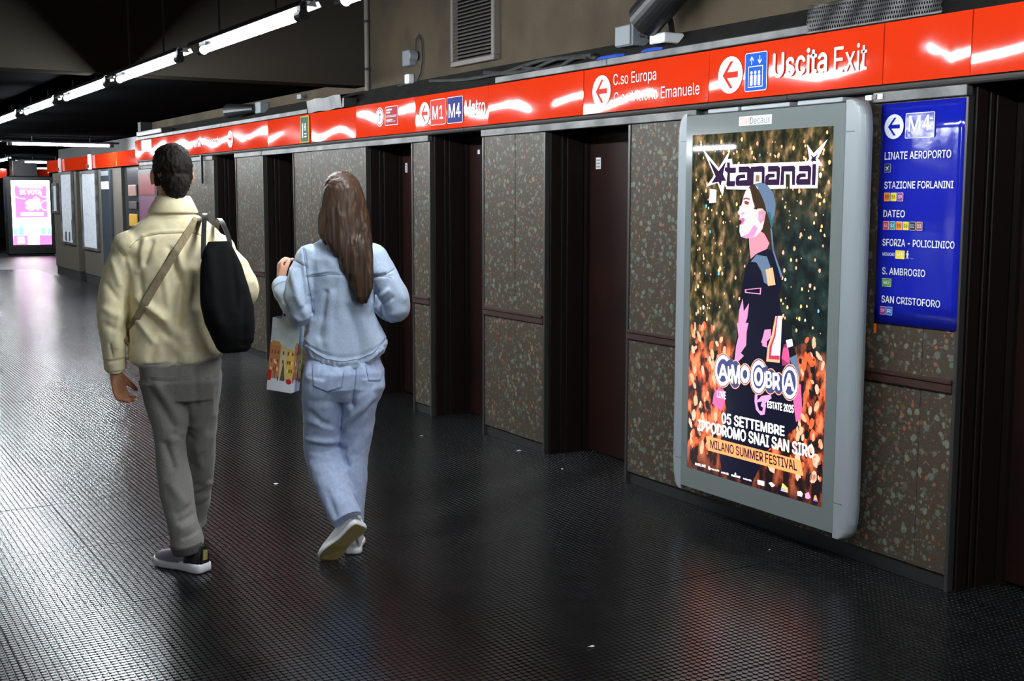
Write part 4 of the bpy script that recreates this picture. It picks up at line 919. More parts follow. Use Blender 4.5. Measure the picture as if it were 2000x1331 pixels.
lamp((4.5, 34.6, 2.43), 'y', 'tiny lit tube cut by the left photo edge', 1.9, group='far lit tubes')
lamp((-4.5, 10.3, 2.50), 'y', 'lamp far left of the frame, mirrored in the blue station sheet', group='opposite row of lit tubes')
for k, y in enumerate((2.0, 16.5, 18.6, 24.0)):
    lamp((-6.0, y, 2.43), 'y', 'lamp of the opposite row, out of frame, number %s along' % ('one', 'two', 'three', 'four')[k], group='opposite row of lit tubes')

# ------------------------------------------------------------------ far kiosk
k = thing('advertising_kiosk', 'far freestanding black kiosk with a bright pink and white screen', 'kiosk', (5.63, 35.15, 0))
obj('body', MB().bbox(4.99, 6.24, 35.0, 35.35, 0.03, 2.14, 0.03), M['black_plastic'], k)
obj('base', MB().bbox(5.05, 6.18, 35.03, 35.32, 0.0, 0.03, 0.005), M['black_plastic'], k)
ks = obj('screen', MB().box(5.14, 6.115, 34.985, 35.0, 0.295, 2.02), emis('kiosk_white', (0.98, 1.0, 0.92), 4.0), k)
FK = (Vector((5.14, 34.985, 0.295)), Vector((0.001, 0, 0)), Vector((0, 0, 0.001)), Vector((0, -1, 0)))
kp = emis('kiosk_pink', (0.90, 0.10, 0.80), 2.2); kw = emis('kiosk_letter_white', (1, 1, 1), 5.0); kb = emis('kiosk_blue', (0.16, 0.30, 0.75), 2.0); kr = emis('kiosk_red', (0.9, 0.10, 0.30), 2.5); ky = emis('kiosk_cream', (1.0, 0.85, 0.7), 3.5)
flat2 = lambda n_, pts, m_, l_: obj(n_, MB().prism(pts, FK, 0.003*l_, 0.003*l_+0.003), m_, ks)
flat2('pink_field', [(85, 730), (890, 730), (890, 1580), (85, 1580)], kp, 0)
flat2('pink_field', [(0, 0), (975, 0), (975, 255), (0, 255)], kp, 0)
flat2('red_band', [(0, 0), (975, 0), (975, 30), (0, 30)], kr, 1)
obj('poster_word', MB(), kw, ks) if False else None
text_quad('lettering', 'SI VOTA', [(210, 1480), (770, 1480), (770, 1350), (210, 1350)], FK, 0.007, kw, ks, 0.04)
text_quad('lettering', 'sì', [(330, 1300), (720, 1300), (720, 920), (330, 920)], FK, 0.007, kw, ks, 0.09)
flat2('white_strip', rrect(210, 790, 780, 870, 20), kw, 1)
flat2('white_strip', rrect(190, 790, 1520, 1560, 10), kw, 1)
for pts in ([(85, 1310), (180, 1260), (330, 1240), (330, 1225), (170, 1245), (85, 1290)], [(720, 1340), (800, 1300), (890, 1290), (890, 1275), (795, 1285), (715, 1325)], [(890, 1200), (780, 1180), (700, 1060), (790, 930), (890, 915), (890, 930), (800, 945), (720, 1060), (795, 1165), (890, 1185)]):
    flat2('swirl', pts, kw, 1)
flat2('hand_figure', [(360, 0), (360, 300), (430, 420), (440, 720), (540, 720), (560, 520), (640, 460), (660, 300), (660, 0)], ky, 1)
for x, w, h in ((200, 70, 230), (760, 60, 200), (60, 50, 180), (915, 50, 190)):
    flat2('voter_figure', rrect(x-w, x+w, 260, 260+h, 40), kb, 1)
flat2('white_square', rrect(95, 275, 40, 215, 12), kw, 2)
ct = struct('trim_20', MB().bbox(5.26, 5.90, 35.4, 36.0, 2.14, 2.56, 0.01), M['black_plastic'])
for a, b, lb in ((3.5, 5.20, 'far red plate left of the kiosk, cut by the photo edge'), (5.92, 6.30, 'short far red plate right above the kiosk')):
    t = thing('sign_plate', lb, 'sign', ((a+b)/2, 36.0, 2.09))
    obj('plate', MB().bbox(a, b, 36.0, 36.08, 2.09, 2.35, 0.006), M['red'], t)
    if a < 5: obj('print_line', MB().box(3.9, 5.0, 35.995, 36.0, 2.19, 2.24), M['grey_film'], t)
t = thing('light_column', 'slim bluish lit advertising column left of the far kiosk', 'screen', (4.75, 36.5, 0.9))
obj('case', MB().bbox(4.4, 5.0, 36.4, 36.6, 0.02, 2.0, 0.02), M['black_plastic'], t)
obj('lit_edge', MB().box(4.84, 4.95, 36.39, 36.4, 1.2, 1.85), emis('lit_violet_edge', (0.16, 0.2, 0.75), 1.0), t)
obj('lit_edge', MB().box(4.86, 4.95, 36.39, 36.4, 0.92, 1.05), emis('lit_cyan_edge', (0.25, 0.5, 0.85), 1.2), t)

# ------------------------------------------------------------------ fittings on the upper wall
t = thing('ventilation_grille', 'grey louvred ventilation grille on the upper wall', 'grille', (4.13, 7.475, 2.51))
gy0, gy1, gz0, gz1 = 7.17, 7.79, 2.51, 3.30
fr = MB()
for a, b, c, d in ((gy0, gy1, gz0, gz0+0.035), (gy0, gy1, gz1-0.035, gz1), (gy0, gy0+0.04, gz0+0.035, gz1-0.035), (gy1-0.03, gy1, gz0+0.035, gz1-0.035)):
    fr.bbox(4.10, 4.152, a, b, c, d, 0.004)
obj('frame', fr, M['grille'], t)
obj('backing', MB().box(4.145, 4.152, gy0+0.03, gy1-0.03, gz0+0.03, gz1-0.03), M['black_paint'], t)
ns_ = 30
sl = None
for i in range(ns_):
    z = gz0+0.04+i*(gz1-gz0-0.08)/(ns_-1)
    if sl is None:
        sl = obj('slat', MB().add([(4.108, gy0+0.04, z-0.008), (4.108, gy1-0.03, z-0.008), (4.140, gy1-0.03, z+0.010), (4.140, gy0+0.04, z+0.010), (4.110, gy0+0.04, z-0.010), (4.110, gy1-0.03, z-0.010), (4.142, gy1-0.03, z+0.008), (4.142, gy0+0.04, z+0.008)],
             [(0, 1, 2, 3), (4, 7, 6, 5), (0, 4, 5, 1), (2, 6, 7, 3), (1, 5, 6, 2), (0, 3, 7, 4)]), M['grille'], t); z0_ = z
    else:
        o = sl.copy(); COL.objects.link(o); o.location = (0, 0, z-z0_)
        o.parent = t
t = thing('junction_box', 'pale grey junction box on the wall ledge left of the black floodlight', 'box', (4.08, 5.585, 2.42))
obj('case', MB().bbox(4.02, 4.15, 5.505, 5.665, 2.425, 2.54, 0.006), M['grey_box'], t)
obj('lid', MB().bbox(4.01, 4.02, 5.515, 5.655, 2.43, 2.535, 0.003), M['grey_box'], t)
obj('gland', MB().tube([(4.08, 5.505, 2.48), (4.08, 5.46, 2.48), (4.08, 5.43, 2.46)], 0.012, 10), M['alu_dark'], t)
t = thing('floodlight', 'black cylindrical floodlight tilted over the upper wall', 'floodlight', (4.05, 5.25, 2.41))
d = Vector((-0.02, -0.80, 0.42)).normalized(); c = Vector((3.96, 5.32, 2.525))
obj('barrel', MB().tube([c, c+d*0.01, c+d*0.36, c+d*0.38], [0.088, 0.098, 0.098, 0.088], 28), M['black_plastic'], t)
obj('yoke', MB().tube([(3.98, 5.20, 2.60), (4.06, 5.22, 2.52), (4.10, 5.25, 2.44)], 0.016, 10), M['black_plastic'], t)
obj('foot', MB().bbox(3.995, 4.13, 5.19, 5.32, 2.405, 2.458, 0.006), M['white_plate'], t)
for y0, y1, lb in ((5.54, 5.80, 'longer blue plastic strip under the pale junction box'), (5.20, 5.38, 'shorter blue plastic strip under the black floodlight')):
    t = thing('blue_strip', lb, 'strip', (4.02, (y0+y1)/2, 2.36))
    obj('strip', MB().tube([(4.0, y0, 2.368), (3.985, y0+0.05, 2.372), (3.985, y1-0.05, 2.372), (4.0, y1, 2.368)], 0.013, 10), M['blue_glass'], t)
t = thing('wall_socket', 'small upper white socket box with a looped cable on the wall', 'socket', (4.12, 8.49, 2.58))
obj('case', MB().bbox(4.09, 4.15, 8.44, 8.56, 2.585, 2.70, 0.006), M['grey_box'], t)
obj('cover', MB().tube([(4.13, 8.40, 2.65), (4.07, 8.40, 2.65)], [0.035, 0.03], 14), M['grey_box'], t)
obj('cable', MB().tube([(4.13, 8.42, 2.70), (4.13, 8.40, 2.78), (4.13, 8.35, 2.80), (4.13, 8.31, 2.75), (4.13, 8.30, 2.62), (4.13, 8.33, 2.52), (4.13, 8.40, 2.46)], 0.007, 8), M['cable'], t)
t = thing('cable_clamp', 'small lower white clamp below the socket box', 'clamp', (4.12, 8.5, 2.45))
obj('case', MB().bbox(4.10, 4.15, 8.47, 8.545, 2.455, 2.525, 0.006), M['white_plate'], t)
obj('wire', MB().tube([(4.13, 8.50, 2.455), (4.13, 8.60, 2.46), (4.13, 8.72, 2.455)], 0.006, 8), M['cable'], t)
t = thing('conduit', 'vertical dark conduit at the far end of the upper wall', 'pipe', (4.12, 9.29, 2.46))
obj('pipe', MB().tube([(4.125, 9.295, 2.46), (4.125, 9.295, 3.55)], 0.02, 12), M['grille'], t)
for z in (2.62, 3.0, 3.4): obj('clip', MB().bbox(4.10, 4.15, 9.265, 9.325, z, z+0.02, 0.003), M['alu_dark'], t)
t = thing('loose_cable', 'sagging dark cables lying on the dusty ledge', 'cable', (4.08, 6.4, 2.42))
for dz, y0, y1 in ((0, 5.9, 6.7), (0.012, 6.0, 7.2), (0.02, 5.95, 8.0)):
    pts = [(4.06+0.02*math.sin(k*2.1), y0+(y1-y0)*k/8, 2.395+dz+0.02*math.sin(k*0.9)) for k in range(9)]
    obj('cable', MB().tube(pts, 0.012, 8), M['cable'], t)
def guard(y0, y1, x0, x1, z0, z1, lb, rows, cols, m):
    """sheet of hexagonally perforated steel, folded over the beam"""
    t = thing('perforated_guard', lb, 'guard', ((x0+x1)/2, (y0+y1)/2, z0))
    bm = bmesh.new()
    dy = (y1-y0)/cols; H = z1-z0; Wd = x1-x0; tot = H+Wd; ds = tot/rows
    def P3(s, y):
        bend = 0.006*math.sin(y*17)+0.004*math.sin(y*41+s*30)
        return (x0-0.003+bend*0.6, y, z0+s) if s <= H else (x0+(s-H), y, z1+bend)
    for r in range(rows):
        for c in range(cols):
            off = 0.5 if r % 2 else 0
            cy, cs_ = y0+(c+0.5+off*0.999)*dy, (r+0.5)*ds
            if cy > y1-dy*0.4: continue
            outer = [bm.verts.new(P3(cs_+math.sin(PI/6+PI/3*k)*ds*0.62, cy+math.cos(PI/6+PI/3*k)*dy*0.577)) for k in range(6)]
            inner = [bm.verts.new(P3(cs_+math.sin(PI/6+PI/3*k)*ds*0.38, cy+math.cos(PI/6+PI/3*k)*dy*0.37)) for k in range(6)]
            for k in range(6): bm.faces.new((outer[k], outer[(k+1) % 6], inner[(k+1) % 6], inner[k]))
    bm.verts.index_update()
    mb = MB().add([v.co[:] for v in bm.verts], [[v.index for v in f.verts] for f in bm.faces]); bm.free()
    obj('mesh_sheet', mb, m, t)
    obj('edge_fold', MB().bbox(x0-0.006, x0+0.002, y0, y1, z0-0.006, z0+0.004, 0.002), M['alu_dark'], t)
    return t
guard(3.335, 4.075, 3.93, 4.10, 2.322, 2.44, 'black perforated steel guard bent over the beam above the Uscita Exit plate', 16, 62, M['perf'])
t = thing('metal_cover', 'silver folded metal cover on top of the far red beam', 'cover', (4.0, 9.74, 2.32))
cover = MB(); n = 10; vs = []
for q in range(n+1):
    y = 9.37+0.74*q/n
    for x, z in ((3.93, 2.322), (3.915, 2.425), (4.05, 2.44)):
        vs.append((x+0.004*math.sin(q*1.7), y, z+0.005*math.sin(q*1.1)))
fs = [(q*3+e, q*3+e+1, q*3+e+4, q*3+e+3) for q in range(n) for e in (0, 1)]
vs2 = [(x+0.004, y, z-0.003) for x, y, z in vs]; o0 = len(vs)
obj('sheet', cover.add(vs+vs2, fs+[tuple(o0+i for i in f[::-1]) for f in fs]), M['alu'], t)
obj('end_tab', MB().bbox(3.93, 4.05, 9.33, 9.37, 2.322, 2.40, 0.003), M['alu_dark'], t)
t = thing('dark_cover', 'dim folded metal cover on the beam above the man\'s head', 'cover', (4.0, 15.8, 2.36))
obj('sheet', MB().bbox(3.93, 4.08, 15.0, 16.2, 2.362, 2.43, 0.01), M['alu_dark'], t)
t = thing('loudspeaker', 'black horn loudspeaker in the dark above the far beam', 'loudspeaker', (4.1, 12.2, 2.41))
obj('horn', MB().tube([(4.06, 11.9, 2.47), (4.03, 12.1, 2.475), (3.99, 12.5, 2.48)], [0.035, 0.05, 0.075], 18), M['black_plastic'], t)
obj('bracket', MB().bbox(4.06, 4.15, 11.74, 11.90, 2.42, 2.53, 0.005), M['grey_box'], t)
t = thing('small_box', 'tiny pale box on the dark wall left of the silver cover', 'box', (4.13, 10.79, 2.46))
obj('case', MB().bbox(4.10, 4.15, 10.74, 10.84, 2.49, 2.535, 0.004), M['grey_box'], t)
obj('gland', MB().tube([(4.12, 10.74, 2.51), (4.12, 10.70, 2.50)], 0.008, 8), M['cable'], t)

# ------------------------------------------------------------------ litter on the rubber floor
def scrap(x, y, s, a, lb):
    rr = random.Random(int(x*1000)); n = 7
    ring = [(x+math.cos(a+2*PI*k/n)*s*rr.uniform(.7, 1.1), y+math.sin(a+2*PI*k/n)*s*.45*rr.uniform(.7, 1.1), 0.001+rr.uniform(0, s*.35)) for k in range(n)]
    vs = ring+[(x, y, 0.002+s*.25)]+[(p[0], p[1], p[2]-0.0008) for p in ring]
    fs = [(k, (k+1) % n, n) for k in range(n)]+[(k, n+1+k, n+1+(k+1) % n, (k+1) % n) for k in range(n)]
    o = obj('paper_scrap', MB().add(vs, fs), M['paper']); tag(o, lb, 'litter', 'scraps of paper on the floor')

for x, y, s, a, lb in ((3.879, 6.469, 0.022, 0.4, 'white paper scrap on the floor below the twin speckled panels'), (3.572, 7.223, 0.012, 0.2, 'tiny white scrap on the floor right of the woman'),
                       (2.374, 3.453, 0.016, 1.0, 'torn scrap alone on the dark floor near the bottom edge'), (3.754, 4.036, 0.007, 0.3, 'speck of paper on the floor under the concert screen'),
                       (3.839, 5.903, 0.010, 0.9, 'pale scrap on the floor before the doorway left of the screen'), (2.254, 6.401, 0.014, 0.5, 'thin scrap on the floor between the man and the woman')):
    scrap(x, y, s, a, lb)

# ------------------------------------------------------------------ figure tools (local frame: x right, y away from the camera, z up)
def ring_h(rings, n=40):
    """closed loft through horizontal superellipse rings (z, cx, hw, cy, hd, exponent)"""
    vs = []
    for z, cx, hw, cy, hd, e in rings:
        for k in range(n):
            t = 2*PI*k/n; c, s = math.cos(t), math.sin(t)
            vs.append((cx+hw*math.copysign(abs(c)**(2/e), c), cy+hd*math.copysign(abs(s)**(2/e), s), z))
    fs = []
    for i in range(len(rings)-1):
        for k in range(n):
            fs.append((i*n+k, i*n+(k+1) % n, (i+1)*n+(k+1) % n, (i+1)*n+k))
    fs += [tuple(range(n-1, -1, -1)), tuple(range((len(rings)-1)*n, len(rings)*n))]
    return vs, fs

def spline(pts, m=5):
    """Catmull-Rom through (x,y,z,r[,r2]) rows"""
    P = [np.array(p, float) for p in pts]; out = []
    for i in range(len(P)-1):
        a = P[i-1] if i else 2*P[0]-P[1]; b, c = P[i], P[i+1]; d = P[i+2] if i+2 < len(P) else 2*P[-1]-P[-2]
        for k in range(m):
            t = k/m
            out.append(0.5*((2*b)+(-a+c)*t+(2*a-5*b+4*c-d)*t*t+(-a+3*b-3*c+d)*t**3))
    out.append(P[-1]); return out

def limb(pts, n=22, m=5, cap=True, ref=(0, 1, 0)):
    """tapering limb; rows (x,y,z,r) or (x,y,z,rx,ry); ry lies along the reference direction"""
    rows = spline([tuple(p)+((p[3],) if len(p) == 4 else ()) for p in pts], m)
    C = [Vector(r[:3]) for r in rows]; vs = []; L = len(C)
    def axes(i):
        t = (C[min(i+1, L-1)]-C[max(i-1, 0)]).normalized()
        y = Vector(ref)-t*Vector(ref).dot(t)
        if y.length < 0.15: y = Vector((0, 0, 1))-t*t.z
        y.normalize(); return t, y.cross(t).normalized(), y
    secs = []
    if cap:
        t, x, y = axes(0); r = rows[0]
        for q in (0.35, 0.75): secs.append((C[0]-t*min(r[3], r[4])*math.cos(q*PI/2), x, y, r[3]*math.sin(q*PI/2), r[4]*math.sin(q*PI/2)))
    for i in range(L):
        t, x, y = axes(i); secs.append((C[i], x, y, rows[i][3], rows[i][4]))
    if cap:
        t, x, y = axes(L-1); r = rows[-1]
        for q in (0.75, 0.35): secs.append((C[-1]+t*min(r[3], r[4])*math.cos(q*PI/2), x, y, r[3]*math.sin(q*PI/2), r[4]*math.sin(q*PI/2)))
    for c, x, y, rx, ry in secs:
        for k in range(n):
            a = 2*PI*k/n; vs.append(c+x*math.cos(a)*rx+y*math.sin(a)*ry)
    fs = []
    for i in range(len(secs)-1):
        for k in range(n): fs.append((i*n+k, i*n+(k+1) % n, (i+1)*n+(k+1) % n, (i+1)*n+k))
    fs += [tuple(range(n-1, -1, -1)), tuple(range((len(secs)-1)*n, len(secs)*n))]
    return vs, fs

def ellipsoid(c, r, R=None, nu=20, nv=12):
    vs = [Vector((0, 0, -1))]; fs = []
    for j in range(1, nv):
        p = -PI/2+PI*j/nv
        for k in range(nu): vs.append(Vector((math.cos(p)*math.cos(2*PI*k/nu), math.cos(p)*math.sin(2*PI*k/nu), math.sin(p))))
    vs.append(Vector((0, 0, 1)))
    for k in range(nu):
        fs.append((0, 1+(k+1) % nu, 1+k)); b = 1+(nv-2)*nu; fs.append((len(vs)-1, b+k, b+(k+1) % nu))
        for j in range(nv-2): a = 1+j*nu; fs.append((a+k, a+(k+1) % nu, a+nu+(k+1) % nu, a+nu+k))
    R = R or Matrix.Identity(3); c = Vector(c)
    return [c+R @ Vector((v.x*r[0], v.y*r[1], v.z*r[2])) for v in vs], fs

def union(parts, voxel, smooth=6, factor=0.5):
    """fuse overlapping closed shapes into one continuous skin"""
    mb = MB()
    for v, f in parts: mb.add(v, f)
    me = mesh_of('u', mb.v, mb.f, None); bm = bmesh.new(); bm.from_mesh(me); bmesh.ops.recalc_face_normals(bm, faces=bm.faces[:]); bm.to_mesh(me); bm.free()
    o = bpy.data.objects.new('u', me); COL.objects.link(o)
    r = o.modifiers.new('r', 'REMESH'); r.mode = 'VOXEL'; r.voxel_size = voxel
    if smooth:
        s = o.modifiers.new('s', 'SMOOTH'); s.factor = factor; s.iterations = smooth
    dg = bpy.context.evaluated_depsgraph_get()
    res = bpy.data.meshes.new_from_object(o.evaluated_get(dg))
    bpy.data.objects.remove(o); bpy.data.meshes.remove(me)
    return res

def arr(me):
    n = len(me.vertices); co = np.empty(n*3); me.vertices.foreach_get('co', co)
    no = np.empty(n*3); me.vertex_normals.foreach_get('vector', no)
    return co.reshape(-1, 3), no.reshape(-1, 3)

def put(me, co):
    me.vertices.foreach_set('co', co.ravel()); me.update()

def seg_dist(P, a, b):
    a = np.array(a); b = np.array(b); d = b-a; t = np.clip(((P-a) @ d)/(d @ d), 0, 1)
    return np.linalg.norm(P-(a+t[:, None]*d), axis=1), t

def crease(co, no, folds, side=-1):
    """raise or sink lines (x0,z0,x1,z1,height,width) on the side turned to the viewer"""
    w = np.clip(-no[:, 1]*1.0*(1 if side < 0 else -1)+0.15, 0, 1); disp = np.zeros(len(co)); P = co[:, [0, 2]]
    for x0, z0, x1, z1, h, wd in folds:
        d, t = seg_dist(P, (x0, z0), (x1, z1))
        disp += h*np.exp(-(d/wd)**2)*w
    return co+no*disp[:, None]

def wrinkle(co, no, amp, scale, stretch=(1, 1, 1), seed=0.0, mask=None):
    s = np.array(stretch)*scale
    d = np.array([noise.noise(Vector(p*s+seed)) for p in co])
    if mask is not None: d = d*mask
    return co+no*(d*amp)[:, None]

def finish(name, me, m, parent):
    me.materials.clear(); me.materials.append(m); me.name = name; me.shade_smooth()
    o = bpy.data.objects.new(name, me); COL.objects.link(o); o.parent = parent; WMX[o.name] = wmx(parent).copy()
    return o

def head_parts(c, yaw, k=1.0):
    """cranium, jaw, nose, lips, ears, neck stub; c = centre of the cranium"""
    R = Matrix.Rotation(yaw, 3, 'Z'); c = Vector(c)
    T = lambda x, y, z: c+R @ (Vector((x, y, z))*k)
    E = lambda p, r: ellipsoid(T(*p), (r[0]*k, r[1]*k, r[2]*k), R)
    ps = [E((0, -0.010, 0.0), (0.073, 0.092, 0.092)), E((0, 0.030, -0.055), (0.058, 0.062, 0.075)), E((0, 0.060, -0.098), (0.030, 0.030, 0.024)),
          E((0, 0.093, -0.045), (0.013, 0.020, 0.018)), E((0, 0.088, -0.022), (0.009, 0.012, 0.026)), E((0, 0.086, -0.075), (0.020, 0.010, 0.006)), E((0, 0.084, -0.085), (0.018, 0.010, 0.006)),
          E((0.034, 0.076, -0.012), (0.022, 0.012, 0.007)), E((-0.034, 0.076, -0.012), (0.022, 0.012, 0.007))]
    for s in (-1, 1):
        ps += [E((s*0.078, -0.004, -0.030), (0.011, 0.019, 0.032)), E((s*0.080, 0.000, -0.052), (0.007, 0.009, 0.012))]
    return ps, T, R

def hand_parts(w, d, nrm, thumb, curl=(0.3, 0.5, 0.4), L=0.185, thumb_curl=0.25):
    """w wrist point, d pointing along the hand, nrm out of the palm, thumb side vector"""
    d = Vector(d).normalized(); nrm = (Vector(nrm)-d*d.dot(Vector(nrm))).normalized(); t = d.cross(nrm).normalized()
    if t.dot(Vector(thumb)) < 0: t = -t
    w = Vector(w); k = L/0.185; ps = []
    pal = [(w, .021, .027), (w+d*0.03*k, .024, .034), (w+d*0.065*k, .016, .041), (w+d*0.092*k, .012, .040)]
    ps.append(limb([(*p, a*k, b*k) for p, a, b in pal], n=16, m=3, ref=t))
    for off, l, r in ((0.030, 0.072, 0.0088), (0.010, 0.080, 0.0092), (-0.011, 0.074, 0.0088), (-0.030, 0.058, 0.0078)):
        p = w+d*(0.075 if abs(off) < .02 else 0.07)*k+t*off*k; pts = [(*p, r*k*1.1)]; dirv = (d+t*off*1.2).normalized(); p = p+dirv*0.022*k; pts.append((*p, r*k*1.08))
        for sg, cu in zip((0.46, 0.31, 0.23), curl):
            ax = dirv.cross(nrm).normalized(); dirv = Matrix.Rotation(cu, 3, ax) @ dirv; p = p+dirv*l*sg*k; pts.append((*p, r*k*(1.0 if sg > .3 else .86)))
        ps.append(limb(pts, n=12, m=2, ref=t))
    p = w+d*0.022*k+t*0.022*k; dirv = (d*0.80+t*0.45+nrm*0.30).normalized(); pts = [(*p, .014*k)]
    for l, cu in ((0.042, 0), (0.032, thumb_curl), (0.026, thumb_curl)):
        ax = dirv.cross(d+nrm*0.6)
        if ax.length > 1e-3 and cu: dirv = Matrix.Rotation(cu, 3, ax.normalized()) @ dirv
        p = p+dirv*l*k; pts.append((*p, (.0115 if l > .03 else .009)*k))
    ps.append(limb(pts, n=12, m=2, ref=nrm))
    return ps

def cloth(name, col, col2, scale=60, weave=420, rough=0.9, bump=0.3, bd=0.0012):
    m = mat(name, col, rough, spec=0.2, sheen=0.15)
    add_noise_color(m, col2, scale, 5, 0.35, 0.7, coord='Object')
    N, L, b = nodes(m)
    tc = N.new('ShaderNodeTexCoord'); n1 = N.new('ShaderNodeTexNoise'); n1.inputs['Scale'].default_value = weave; n1.inputs['Detail'].default_value = 2
    L.new(tc.outputs['Object'], n1.inputs['Vector'])
    bp_ = N.new('ShaderNodeBump'); bp_.inputs['Strength'].default_value = bump; bp_.inputs['Distance'].default_value = bd
    L.new(n1.outputs['Fac'], bp_.inputs['Height']); L.new(bp_.outputs['Normal'], b.inputs['Normal'])
    return m

M['skin_m'] = mat('skin_tan', srgb(196, 138, 104), 0.55, spec=0.4)
M['skin_w'] = mat('skin_fair', srgb(226, 172, 148), 0.55, spec=0.4)
M['jacket_m'] = cloth('cream_cotton_twill', srgb(246, 234, 196), srgb(234, 218, 174), 30)
M['trousers_m'] = cloth('grey_marled_cotton', srgb(146, 143, 136), srgb(122, 120, 114), 320, 300)
M['tee'] = cloth('pale_grey_cotton', srgb(196, 190, 182), srgb(176, 170, 164), 30)
M['denim_j'] = cloth('pale_blue_denim_jacket', srgb(176, 191, 212), srgb(160, 177, 201), 150, 500)
M['denim_t'] = cloth('pale_blue_denim_jeans', srgb(176, 190, 219), srgb(156, 173, 205), 50, 500)
M['denim_seam'] = mat('denim_stitching', srgb(104, 122, 150), 0.9)
M['hair_m'] = mat('near_black_hair', srgb(30, 24, 20), 0.75, spec=0.25)
M['hair_w'] = mat('brown_hair', srgb(50, 35, 25), 0.5, spec=0.32)
add_noise_color(M['hair_w'], srgb(80, 56, 36), 30, 4, 0.45, 0.75, coord='Object', stretch=(2.2, 2.2, 0.12))
M['bag'] = cloth('black_canvas', (0.0022, 0.0022, 0.0026), (0.004, 0.004, 0.0045), 40, 300)
M['bag'].node_tree.nodes['Principled BSDF'].inputs['Sheen Weight'].default_value = 0.0
M['strap'] = cloth('beige_strap_webbing', srgb(158, 142, 112), srgb(136, 122, 96), 60, 300)
M['black_leather'] = mat('black_leather', (0.014, 0.014, 0.015), 0.4)
M['sole_white'] = mat('white_rubber_sole', (0.74, 0.75, 0.78), 0.5)
M['upper_lilac'] = mat('mauve_grey_shoe_upper', srgb(150, 138, 156), 0.55)
M['patch'] = mat('olive_gold_heel_patch', srgb(150, 140, 84), 0.5)
M['upper_white'] = mat('white_shoe_upper', (0.74, 0.74, 0.77), 0.55)
M['sole_tan'] = mat('tan_rubber_outsole', srgb(150, 132, 84), 0.65)
M['eye'] = mat('eye_white', (0.8, 0.8, 0.8), 0.2)

